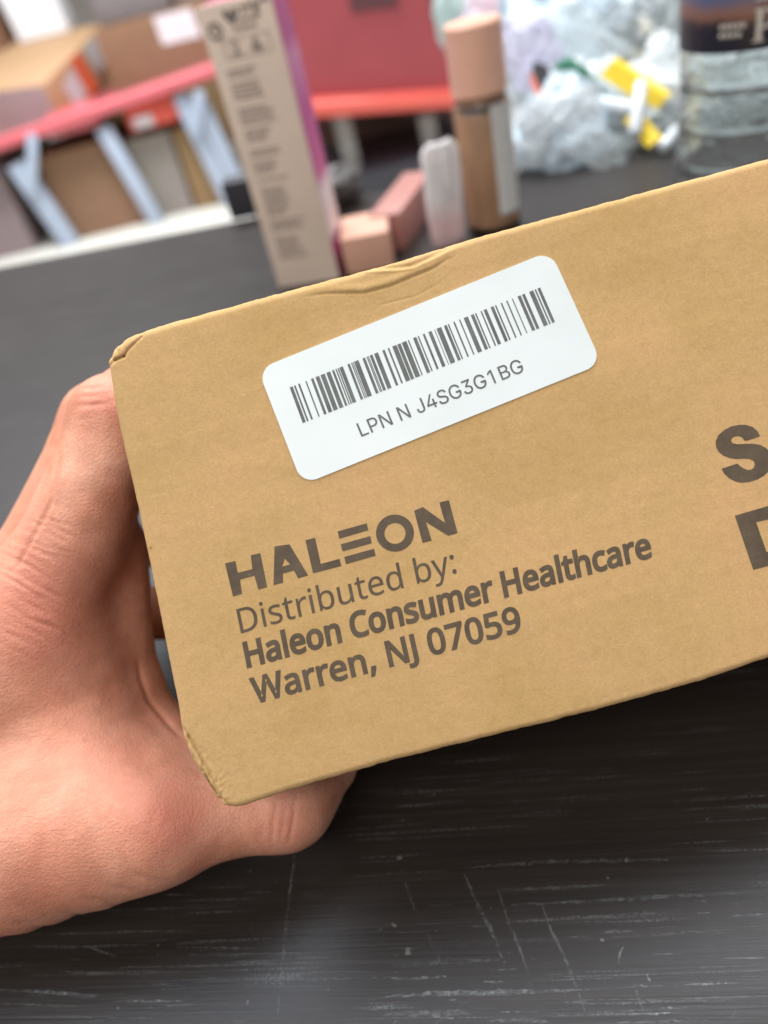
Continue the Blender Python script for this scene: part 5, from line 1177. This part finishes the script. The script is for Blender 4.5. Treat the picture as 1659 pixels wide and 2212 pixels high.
def ser(ch, x, y, h):
    u = h
    if ch == 'P':
        return [[(x, y), (x + .36 * u, y), (x + .36 * u, y + .07 * u), (x + .27 * u, y + .07 * u), (x + .27 * u, y + .40 * u)] + bowl(x + .36 * u, y + .68 * u, .30 * u, .30 * u)[::-1] + [(x, y + .98 * u), (x, y + .91 * u), (x + .09 * u, y + .91 * u), (x + .09 * u, y + .07 * u), (x, y + .07 * u)],
                [(x + .27 * u, y + .47 * u)] + bowl(x + .34 * u, y + .69 * u, .15 * u, .22 * u)[::-1] + [(x + .27 * u, y + .91 * u)]]
    if ch == 'D':
        return [[(x, y), (x + .34 * u, y)] + bowl(x + .38 * u, y + .49 * u, .40 * u, .49 * u)[::-1] + [(x, y + .98 * u), (x, y + .91 * u), (x + .10 * u, y + .91 * u), (x + .10 * u, y + .07 * u), (x, y + .07 * u)],
                [(x + .28 * u, y + .07 * u)] + bowl(x + .36 * u, y + .49 * u, .22 * u, .42 * u)[::-1] + [(x + .28 * u, y + .91 * u)]]
    if ch == 'A':
        return [[(x, y), (x + .28 * u, y), (x + .28 * u, y + .07 * u), (x + .22 * u, y + .07 * u), (x + .27 * u, y + .24 * u), (x + .53 * u, y + .24 * u), (x + .58 * u, y + .07 * u), (x + .50 * u, y + .07 * u), (x + .50 * u, y), (x + .86 * u, y), (x + .86 * u, y + .07 * u), (x + .79 * u, y + .07 * u), (x + .46 * u, y + u), (x + .38 * u, y + u), (x + .08 * u, y + .07 * u), (x, y + .07 * u)],
                [(x + .29 * u, y + .32 * u), (x + .40 * u, y + .68 * u), (x + .51 * u, y + .32 * u)]]
LH = .0125
LA = 0.0
for ch, x, y in (('D', 0.0, .1045), ('P', 0.0, .0892), ('A', .0088, .0892)):
    sheet('label_letter', ser(ch, x, y, LH), M_cream, lo_, cyl_fn(LA))
dsh = [sub_rect(-.0135 + k * .0022, .0954, -.0135 + k * .0022 + .0016, .0973, 2) for k in range(5)] + [sub_rect(-.0135 + k * .0024, .0922, -.0135 + k * .0024 + .0017, .0940, 2) for k in range(4)]
sheet('label_small_print', dsh, M_cream, lo_, cyl_fn(LA))

# ------------------------------------------------------------------ pile of plastic bags at the table's far side
tints = {'white': (0.80, 0.84, 0.86), 'blue': (0.66, 0.77, 0.85), 'mint': (0.66, 0.79, 0.76), 'pink': (0.80, 0.70, 0.78), 'grey': (0.56, 0.61, 0.62), 'cream': (0.72, 0.71, 0.64), 'lilac': (0.66, 0.66, 0.78)}
MT = {k: film_material(k + '_film', c) for k, c in tints.items()}
bags = [  # px, py, depth, radius(image units), tint, squash, seed, label
    (1215, 300, .560, 118, 'blue', (1.15, .8, .80), 1, 'large pale blue plastic bag at the pile front, right of the makeup bottle'),
    (1140, 330, .575, 66, 'lilac', (.9, .8, .8), 2, 'small lilac tinged plastic bag close to the makeup bottle'),
    (1350, 285, .555, 78, 'grey', (1.0, .7, .75), 3, 'grey plastic bag low in the pile below the yellow card'),
    (1405, 225, .56, 66, 'white', (1.1, .7, .8), 4, 'white plastic bag between the yellow cards and the water bottle'),
    (1310, 205, .60, 80, 'white', (1.1, .8, .7), 5, 'white plastic bag left of the long yellow card'),
    (1135, 190, .66, 78, 'white', (.8, .8, 1.1), 6, 'white plastic bag right of the peach cap'),
    (1210, 90, .70, 150, 'blue', (1.0, .8, .95), 7, 'big glossy blue white plastic bag at the top of the pile'),
    (1110, 60, .80, 95, 'pink', (1.0, .8, 1.0), 8, 'pinkish plastic bag high in the pile'),
    (1330, 30, .72, 120, 'mint', (1.0, .8, .8), 9, 'pale mint plastic bag in the upper middle of the pile'),
    (1440, 60, .70, 95, 'grey', (.9, .8, 1.1), 10, 'dull grey plastic bag beside the bottle label'),
    (1380, 110, .64, 60, 'cream', (1.0, .8, .9), 11, 'cream plastic bag just above the long yellow card'),
    (985, 32, .92, 52, 'mint', (.8, .8, 1.2), 12, 'mint plastic bag behind the peach cap, next to the red cart'),
    (1560, 210, .60, 150, 'grey', (1.1, .7, .8), 13, 'grey plastic bag seen through the water bottle'),
    (1590, 40, .75, 170, 'white', (1.2, .8, .9), 14, 'white plastic bag behind the bottle label'),
    (1080, -20, .95, 100, 'lilac', (1.1, .8, .9), 15, 'lilac plastic bag at the upper left end of the pile'),
    (1270, -60, .90, 190, 'white', (1.3, .8, .8), 16, 'large white plastic bag at the very top of the pile'),
    (1480, -60, .92, 170, 'white', (1.2, .8, .8), 17, 'white plastic bag at the upper right of the pile'),
    (1420, 150, .80, 170, 'mint', (1.3, .6, 1.0), 18, 'mint plastic bag deep behind the yellow cards'),
    (1235, 170, .86, 125, 'blue', (1.2, .6, 1.1), 19, 'blue plastic bag deep in the pile behind the black tag'),
]
for bx0, by0, d, r, tn, sq, sd_, lb in bags:
    c = P(bx0, by0, d)
    fl = 0.0006 if (c[:2] - EA[:2]) @ EN[:2] < 0.0 else -0.03
    crumple('plastic_bag', c, 1.12 * r / FOC * d, MT[tn], sd_ * 1.7 + .3, sq, (0, 0, sd_ * .7), .36, fl, 5, None, 1.25, label=lb, cat='plastic bag', group='crumpled plastic bags in the pile behind the table')
MS = {'clear': film_material('clear_sheet', (0.86, 0.93, 0.95), 0.08, 0.4, .45), 'white': film_material('white_sheet', (0.88, 0.92, 0.94), 0.14, 0.45, .9), 'mint': film_material('mint_sheet', (0.55, 0.78, 0.70), 0.12, 0.3, .7),
      'lilac': film_material('lilac_sheet', (0.70, 0.66, 0.84), 0.12, 0.3, .75), 'rose': film_material('rose_sheet', (0.84, 0.62, 0.68), 0.12, 0.3, .7), 'grey': film_material('grey_sheet', (0.40, 0.44, 0.46), 0.10, 0.2, .75)}
def film_sheet(px_, py_, d, wid, hgt_, rot_, mat, seed, label):
    c = P(px_, py_, d)
    u1 = math.cos(rot_) * R_ + math.sin(rot_) * U_
    v1 = -math.sin(rot_) * R_ + math.cos(rot_) * U_
    n = 44
    k = d / FOC
    vv, ff = [], []
    for i in range(n + 1):
        for j in range(n + 1):
            a, b = i / n - .5, j / n - .5
            q = Vector((a * 2.6 + seed, b * 2.6 - seed * .7, seed * 1.9))
            wv = Vector((noise.noise(q * 1.1), noise.noise(q * 1.1 + Vector((5, 1, 2))), 0))
            h = (1 - 2 * abs(noise.noise(q + wv))) * .30 + (1 - 2 * abs(noise.noise(q * 2.3 + wv * 2))) * .13 + .05 * noise.noise(q * 6)
            edge = 1 + .22 * noise.noise(Vector((math.atan2(b, a) * 1.6, seed, 0)))
            ew = (abs(2 * a) ** 3 + abs(2 * b) ** 3)
            vv.append(c + u1 * (a * wid * k * edge + wv[0] * .12 * wid * k) + v1 * (b * hgt_ * k * edge + wv[1] * .12 * hgt_ * k) - F_ * (h - .28 * ew) * min(wid, hgt_) * k * .8)
    for i in range(n):
        for j in range(n):
            a = i * (n + 1) + j
            ff.append((a, a + n + 1, a + n + 2, a + 1))
    return mesh_obj('plastic_film', vv, ff, MS[mat], None, smooth=True, local=Matrix.Translation(V(c)), label=label, cat='plastic film', group='sheets of plastic film on the bag pile')
for a_ in [(1205, 255, .520, 170, 120, .5, 'white', 1.3, 'white film sheet draped over the large pale blue bag in front'),
           (1290, 320, .515, 150, 90, -.5, 'clear', 2.1, 'clear film sheet at the foot of the bag pile'),
           (1150, 110, .585, 120, 150, .2, 'lilac', 3.7, 'lilac film sheet close to the right side of the peach cap'),
           (1255, 85, .600, 190, 130, -.6, 'clear', 4.4, 'large clear film sheet lying over the top middle of the pile'),
           (1370, 60, .620, 150, 110, .4, 'grey', 5.2, 'dull grey film sheet above the long yellow card'),
           (1440, 140, .560, 90, 150, -.2, 'white', 6.8, 'upright white film sheet along the left side of the water bottle'),
           (1265, 215, .545, 120, 60, -.3, 'mint', 7.5, 'mint film sheet just left of the white tubes'),
           (1110, 20, .75, 170, 90, .2, 'rose', 8.6, 'rose film sheet at the upper left of the pile above the peach cap'),
           (1300, -5, .68, 210, 90, .1, 'white', 9.4, 'white film sheet along the top edge of the pile'),
           (1415, 290, .535, 100, 80, .6, 'clear', 10.2, 'crinkled clear film piece around the shorter yellow card'),
           (1170, 330, .525, 120, 70, .1, 'clear', 11.7, 'clear film piece at the lower left foot of the pile'),
           (1235, 150, .57, 70, 50, .5, 'white', 12.9, 'small bright white film scrap beside the green strip')]:
    film_sheet(*a_)
M_green = film_material('green_film', (0.10, 0.36, 0.24), 0.3, 0.15)
crumple('green_film_strip', P(1228, 150, .535), 21 / FOC * .535, M_green, 33, (1.5, .5, .9), (0.2, 0.5, 0.3), .45, None, 4, label='crumpled green plastic film strip in the bag pile', cat='plastic film')
crumple('green_film_strip', P(1268, 172, .53), 26 / FOC * .53, M_green, 36, (.5, .5, 1.5), (0.2, -0.7, 0.3), .45, None, 4, label='narrow dark green film strip left of the long yellow card', cat='plastic film')
M_yellow = plain('yellow_card', (0.86, 0.62, 0.03), 0.38, 0.05, 40)
def folded_card(a, b, wdt, d, label):
    A_, B_ = P(*a, d), P(*b, d - .01)
    ax = B_ - A_; ax_n = ax / np.linalg.norm(ax)
    n1 = np.cross(ax_n, -F_); n1 /= np.linalg.norm(n1)
    up1 = n1 * wdt
    th = -F_ * 0.0007
    vs_ = []
    for base in (A_, B_):
        for q in (up1 * .55 + F_ * wdt * .35, -F_ * 0, -up1 * .55 + F_ * wdt * .5):
            vs_.append(base + q); 
    vs_ += [v + F_ * .0008 for v in vs_]
    fc = [(0, 1, 4, 3), (1, 2, 5, 4), (9, 10, 7, 6), (10, 11, 8, 7), (0, 3, 9, 6), (2, 8, 11, 5), (0, 6, 7, 1), (1, 7, 8, 2), (3, 4, 10, 9), (4, 5, 11, 10)]
    return mesh_obj('yellow_card', vs_, fc, M_yellow, None, local=Matrix.Translation(V((A_ + B_) / 2)), label=label, cat='card', group='yellow cards in the bag pile')
folded_card((1322, 130), (1442, 210), .0175, .535, 'long folded yellow card lying on top of the bag pile')
folded_card((1372, 242), (1424, 302), .0125, .515, 'shorter yellow card half hidden under a white tube, near the table')
M_tube = plain('white_tube', (0.60, 0.64, 0.68), 0.3, 0.05, 40)
def tube(a, b, da, db, r, label, mat=M_tube, name='plastic_tube'):
    A_, B_ = V(P(*a, da)), V(P(*b, db))
    d = (B_ - A_); L = d.length
    bm = bmesh.new()
    add_lathe(bm, [(0, 0), (r * .7, 0), (r, r * .4), (r, L - r * .4), (r * .7, L), (0, L)], 0, 0, 0, 24)
    q = d.to_track_quat('Z', 'Y').to_matrix().to_4x4()
    q.translation = A_
    bm.transform(q)
    return bm_obj(name, bm, mat, None, smooth=True, label=label, cat='tube', group='small white tubes in the bag pile')
tube((1385, 178), (1372, 292), .515, .505, .0042, 'upright white plastic tube between the two yellow cards')
tube((1285, 222), (1390, 244), .535, .52, .0052, 'white plastic tube lying below the long yellow card')
tube((1432, 320), (1462, 280), .50, .51, .0040, 'short white tube at the end of the shorter yellow card')
M_dark = plain('black_tag', (0.035, 0.033, 0.037), 0.4, 0.1, 60)
M_coral = plain('coral_edge', (0.75, 0.20, 0.15), 0.4, 0.05, 60)
tg = P(1165, 175, .536)
tgo = empty('black_tag', tg, label='small black tag with a coral red edge among the white bags', cat='tag')
def img_quad(pts, d, th=.002): 
    a = [P(x, y, d) for x, y in pts]
    n = len(a)
    return a + [p + F_ * th for p in a], [tuple(range(n))[::-1]] + [tuple(range(n, 2 * n))] + [(i, (i + 1) % n, (i + 1) % n + n, i + n) for i in range(n)]
vv_, ff_ = img_quad([(1152, 132), (1180, 140), (1196, 180), (1190, 205), (1170, 204), (1150, 160)], .535)
mesh_obj('tag_body', vv_, ff_, M_dark, tgo)
vv_, ff_ = img_quad([(1146, 158), (1152, 160), (1170, 204), (1162, 208), (1148, 178)], .534)
mesh_obj('tag_edge', vv_, ff_, M_coral, tgo)

# small black block at the table's far edge
M_blackp = plain('black_plastic', (0.035, 0.034, 0.042), 0.5, 0.1, 40)
bk = T(500, 480)
bm = bmesh.new()
add_frame_box(bm, bk + np.array([0, 0, .0004]), ED * .036, EN * .018, (0, 0, .028), .003)
tag(bm_obj('plastic_block', bm, M_blackp, None, smooth=True), 'small black plastic block at the far edge of the table, left of the beige carton', 'block')
crumple('dark_bag', T(715, 470) + np.array([0.006, .02, .012]), .020, film_material('dark_film', (0.085, 0.075, 0.072), .55, .05), 51, (1.2, .7, .7), (0, 0, .3), .4, 0.0005, 4,
        label='crumpled dark grey bag on the table between the beige carton and the makeup bottle', cat='plastic bag')

# ------------------------------------------------------------------ rack with cartons, left background
M_rail = plain('red_rail_paint', (0.58, 0.125, 0.145), 0.38, 0.06, 6)
M_bluesteel = plain('pale_blue_steel', (0.36, 0.42, 0.52), 0.35, 0.08, 10)
RA = T(155, 528, FLZ); RB = T(505, 440, FLZ)
RD = RB - RA; RD[2] = 0; RD /= np.linalg.norm(RD)
RN = np.array([-RD[1], RD[0], 0])
rack = empty('steel_rack', RA, label='low rack with a red front rail on pale blue steel legs', cat='rack')
RZ = -0.335
def onrack(x_, y_, back=0.0):
    v = P(x_, y_, 1) - CAM
    nn = RN
    tt = ((RA + RN * back - CAM) @ nn) / (v @ nn)
    return CAM + v * tt
r0, r1 = onrack(-260, 398), onrack(472, 147)
bm = bmesh.new()
add_frame_box(bm, r0 + np.array([0, 0, -.028]) - RN * .055, r1 - r0, RN * .055, (0, 0, .056), .020, 4)
bm_obj('front_rail', bm, M_rail, rack, smooth=True)
M_deck = plain('rack_deck', (0.40, 0.10, 0.11), 0.5)
bm = bmesh.new()
add_frame_box(bm, r0 + np.array([0, 0, -.026]) + RN * .002, r1 - r0, RN * .80, (0, 0, .02))
bm_obj('deck', bm, M_deck, rack)
for (tx, ty, fx, fy, strut) in ((34, 352, 158, 532, (92, 320)), (222, 275, 345, 488, None), (388, 205, 500, 442, (432, 190)), (424, 205, 532, 432, None)):
    ft = onrack(fx, fy); ft[2] = FLZ
    tp = onrack(tx, ty); tp[2] = min(tp[2], RZ - .012)
    bm = bmesh.new()
    add_bar(bm, ft, tp, .088 if tx < 100 else .070, .045, .006)
    bm_obj('leg', bm, M_bluesteel, rack, smooth=True)
    if strut:
        sp = onrack(*strut); sp[2] = RZ - .012
        md = ft + (tp - ft) * .68
        bm = bmesh.new(); add_bar(bm, md - RN * .047, sp - RN * .047, .045, .02, .004)
        bm_obj('brace', bm, M_bluesteel, rack, smooth=True)

def carton(name, o, ex_, ey_, ez_, mat, label, group=None, cat='cardboard box'):
    root = empty(name, np.array(o) + (np.array(ex_) + np.array(ey_)) / 2, label=label, cat=cat, group=group)
    bm = bmesh.new(); add_frame_box(bm, o, ex_, ey_, ez_, .006)
    bm_obj('carton_body', bm, mat, root, smooth=True)
    return root
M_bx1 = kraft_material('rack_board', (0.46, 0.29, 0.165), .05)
M_bx2 = kraft_material('dark_board', (0.225, 0.13, 0.08), .05)  # dark brown of its own, lowered further for boxes in the deck's shade
M_bx3 = kraft_material('shade_mauve_board', (0.235, 0.185, 0.185), .05)  # this and the next two colours have the rack deck's shade put in
M_bx4 = kraft_material('shade_grey_board', (0.24, 0.215, 0.19), .05)
M_bx5 = kraft_material('shade_olive_board', (0.25, 0.16, 0.08), .05)
M_slip = plain('white_slip', (0.66, 0.64, 0.66), 0.5, 0.05, 10)
M_orange = plain('orange_tape', (0.85, 0.13, 0.05), 0.4, 0.05, 10)
ZUP = np.array([0, 0, 1.0])
# big carton with its near corner at C1
C1 = onrack(94, 182, .10)
dC = float((C1 - CAM) @ F_)
C2 = P(226, 50, dC + .62)
C0 = P(-20, 198, dC + .10)
eR = C2 - C1; eL = C0 - C1
eL = eL / np.linalg.norm(eL) * .62
upA = np.cross(eR, eL); upA /= np.linalg.norm(upA)
if upA[2] < 0: upA = -upA
hgt = .20
bA = carton('cardboard_box', C1 - upA * hgt, eR, eL, upA * hgt, M_bx1, 'tilted pale cardboard box on the rack with an orange tape strip and white slips', 'cardboard boxes on and under the rack')
def onA(px_, py_):
    v = P(px_, py_, 1) - CAM
    return CAM + v * (((C1 - CAM) @ upA) / (v @ upA))
nR = np.cross(eR, upA); nR /= np.linalg.norm(nR)
if nR @ F_ > 0: nR = -nR
eRn = eR / np.linalg.norm(eR); LR = np.linalg.norm(eR)
def sideA(x, y): return C1 + eR * x - upA * hgt * y + nR * .003
for nm, q, mt in (('paper_slip', [(.17, .30), (.36, .16), (.40, .80), (.22, .92)], M_slip), ('tape_strip', [(.38, .05), (.50, .0), (.56, .90), (.44, .98)], M_orange), ('paper_slip', [(.58, .04), (.80, .02), (.86, .62), (.64, .74)], M_slip)):
    sheet(nm, [q], mt, bA, sideA)
nL = np.cross(upA, eL); nL /= np.linalg.norm(nL)
if nL @ F_ > 0: nL = -nL
M_front = kraft_material('purple_grey_board', (0.42, 0.33, 0.33), .05)  # greyish purple front face
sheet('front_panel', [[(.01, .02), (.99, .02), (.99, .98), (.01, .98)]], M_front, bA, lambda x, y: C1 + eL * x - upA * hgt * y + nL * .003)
# white package on top of it
W0 = onA(44, 97); W1 = onA(150, 70)
wx = W1 - W0
wy = np.cross(upA, wx) * .6
M_white = plain('white_pack', (0.82, 0.85, 0.90), 0.4, 0.05, 6)
bm = bmesh.new(); add_frame_box(bm, W0 + upA * .002, wx, wy, upA * .36, .012, 3)
tag(bm_obj('white_package', bm, M_white, None, smooth=True), 'white package standing on top of the pale cardboard box', 'package')
W2 = onA(-75, 128); W3 = onA(20, 104)
wv_ = W3 - W2
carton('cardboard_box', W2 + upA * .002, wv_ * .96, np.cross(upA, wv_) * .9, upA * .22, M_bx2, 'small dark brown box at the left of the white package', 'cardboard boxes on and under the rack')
# brown carton behind, with a white slip
B0 = onrack(252, 205, .42); B0[2] = RZ - .003
B1 = onrack(520, 120, .42); B1[2] = RZ - .003
topz = onrack(212, 62, .42)[2]
exB = (B1 - B0); hB = topz - B0[2]
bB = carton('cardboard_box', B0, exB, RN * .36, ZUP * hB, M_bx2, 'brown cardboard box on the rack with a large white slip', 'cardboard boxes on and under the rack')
def onB(x_, y_):
    v = P(x_, y_, 1) - CAM
    tt = ((B0 - RN * .003 - CAM) @ RN) / (v @ RN)
    return CAM + v * tt
sheet('paper_slip', [[(330, 37), (412, 17), (436, 78), (352, 98)]], M_slip, bB, onB)
# lighter flap edge and a dark package on top of it
bm = bmesh.new(); add_frame_box(bm, B0 + ZUP * (hB + .002) + exB * .05 + RN * .05, exB * .55, RN * .26, ZUP * .12, .01)
tag(bm_obj('grey_package', bm, plain('grey_pack', (0.16, 0.14, 0.14), .5), None, smooth=True), 'flat dark grey package on top of the brown box with the white slip', 'package')
B2 = B0 + RN * .95 - exB * .9
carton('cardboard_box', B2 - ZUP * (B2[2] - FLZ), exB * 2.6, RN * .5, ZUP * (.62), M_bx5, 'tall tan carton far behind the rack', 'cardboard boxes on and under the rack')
# cartons on the floor under the rack, their colours darkened for the deck's shade
for (x0, x1, back, hh, mt, lb) in ((-190, 62, .06, .46, M_bx3, 'mauve grey box at the left under the rack'), (70, 128, .34, .40, M_bx4, 'shade-darkened grey box behind the left rack leg'), (128, 300, .05, .40, M_bx2, 'dark brown box under the middle of the rack'),
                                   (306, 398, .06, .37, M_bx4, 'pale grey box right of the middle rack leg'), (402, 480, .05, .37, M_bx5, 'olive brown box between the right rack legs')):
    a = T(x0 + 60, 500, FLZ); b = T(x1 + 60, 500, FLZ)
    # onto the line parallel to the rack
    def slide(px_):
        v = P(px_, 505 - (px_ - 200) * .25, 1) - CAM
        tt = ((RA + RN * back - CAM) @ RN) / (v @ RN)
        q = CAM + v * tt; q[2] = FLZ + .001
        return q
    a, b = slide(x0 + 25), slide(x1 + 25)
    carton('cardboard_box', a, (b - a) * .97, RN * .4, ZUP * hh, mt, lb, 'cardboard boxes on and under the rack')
# orange red tote and red panel just under the rail
M_tote = plain('orange_red_tote', (0.72, 0.10, 0.065), 0.4, 0.06, 8)
def under_box(name, q0_, q1_, back, hh, mat, label, cat, dep=.25):
    a = onrack(*q0_, back); b = onrack(*q1_, back)
    ex_ = b - a; ex_[2] = 0
    root = empty(name, a, label=label, cat=cat)
    bm = bmesh.new(); add_frame_box(bm, a, ex_, RN * dep, ZUP * hh, .012)
    bm_obj('tote_body', bm, mat, root, smooth=True)
    return root, a, ex_
rt, a_, e_ = under_box('red_tote', (284, 286), (398, 276), .04, .115, M_tote, 'orange red tote with a white slip hanging under the rack rail', 'tote')
sheet('paper_slip', [[(.10, .008), (.48, .008), (.48, .055), (.10, .055)]], M_slip, rt, lambda x, y: a_ + e_ * x + ZUP * y - RN * .003)
under_box('red_tote', (112, 300), (222, 284), .04, .09, M_rail, 'red shelf panel under the left part of the rack rail', 'tote')  # red shelf panel, built as a shallow box

# ------------------------------------------------------------------ red cart, centre background
M_cart = plain('red_cart_plastic', (0.31, 0.055, 0.065), 0.5, 0.06, 6)
M_lip = plain('bright_red_lip', (0.66, 0.115, 0.09), 0.35, 0.06, 6)
DC = 2.75
def fixd(px_, py_, ref):          # point on the vertical plane through ref facing the viewer
    v = P(px_, py_, 1) - CAM
    tt = (ref[1] - CAM[1]) / v[1]
    return CAM + v * tt
ref = P(830, 230, DC)
cart = empty('red_cart', (ref[0], ref[1], FLZ), label='red plastic cart with a bright red lower lip on grey legs', cat='cart')
def extr(name, pts, dep, mat, parent, off=0.0):
    a = [fixd(x, y, ref) - np.array([0, off, 0]) for x, y in pts]
    b = [p + np.array([0, dep, 0]) for p in a]
    n = len(a)
    bm = bmesh.new()
    A_ = [bm.verts.new(V(p)) for p in a]; B_ = [bm.verts.new(V(p)) for p in b]
    bm.faces.new(A_); bm.faces.new(B_[::-1])
    for i in range(n): bm.faces.new((A_[i], B_[i], B_[(i + 1) % n], A_[(i + 1) % n]))
    bmesh.ops.recalc_face_normals(bm, faces=bm.faces[:])
    bmesh.ops.bevel(bm, geom=bm.edges[:], offset=.012, segments=3, affect='EDGES')
    return bm_obj(name, bm, mat, parent, smooth=True)
extr('tub', [(560, -140), (930, -140), (934, 30), (950, 75), (972, 110), (988, 170), (992, 200), (640, 226)], .55, M_cart, cart)
extr('lower_lip', [(628, 214), (1000, 190), (1006, 226), (634, 254)], .62, M_lip, cart, .05)
extr('grip_slot', [(742, -40), (868, -50), (866, 22), (752, 36)], .02, plain('slot_dark', (0.09, 0.03, 0.035), .6), cart, .006)
M_gleg = plain('dull_leg', (0.25, 0.235, 0.22), .5, .08, 8)
for xa, xb in ((738, 768), (925, 948)):
    p, q = fixd(xa, 250, ref), fixd(xb, 375, ref)
    bm = bmesh.new(); add_bar(bm, np.array([q[0], q[1] + .06, q[2]]), np.array([p[0], p[1] + .06, p[2]]), .062, .05, .006)
    bm_obj('leg', bm, M_gleg, cart, smooth=True)
pq = fixd(760, 375, ref)
lowz = pq[2]
bm = bmesh.new(); add_box(bm, (ref[0] - .55, ref[1] - .05, lowz - .08), (ref[0] + .45, ref[1] + .5, lowz), .01)
bm_obj('base_frame', bm, M_blackp, cart, smooth=True)
for xq in (-.5, .4):
    bm = bmesh.new(); add_box(bm, (ref[0] + xq - .04, ref[1] + .02, FLZ + .001), (ref[0] + xq + .04, ref[1] + .1, lowz - .082), .01)
    bm_obj('leg', bm, M_gleg, cart, smooth=True)
M_bxd = kraft_material('cart_shadow_board', (0.10, 0.055, 0.045), .05)  # near-black brown puts the cart's shadow into the board colour
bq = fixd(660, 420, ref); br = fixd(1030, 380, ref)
carton('cardboard_box', np.array([ref[0] - .42, ref[1] + .66, FLZ + .001]), np.array([1.15, 0, 0]), np.array([0, .5, 0]), ZUP * .62, M_bxd, 'dark brown box in place of the shadow and clutter behind the red cart', None)
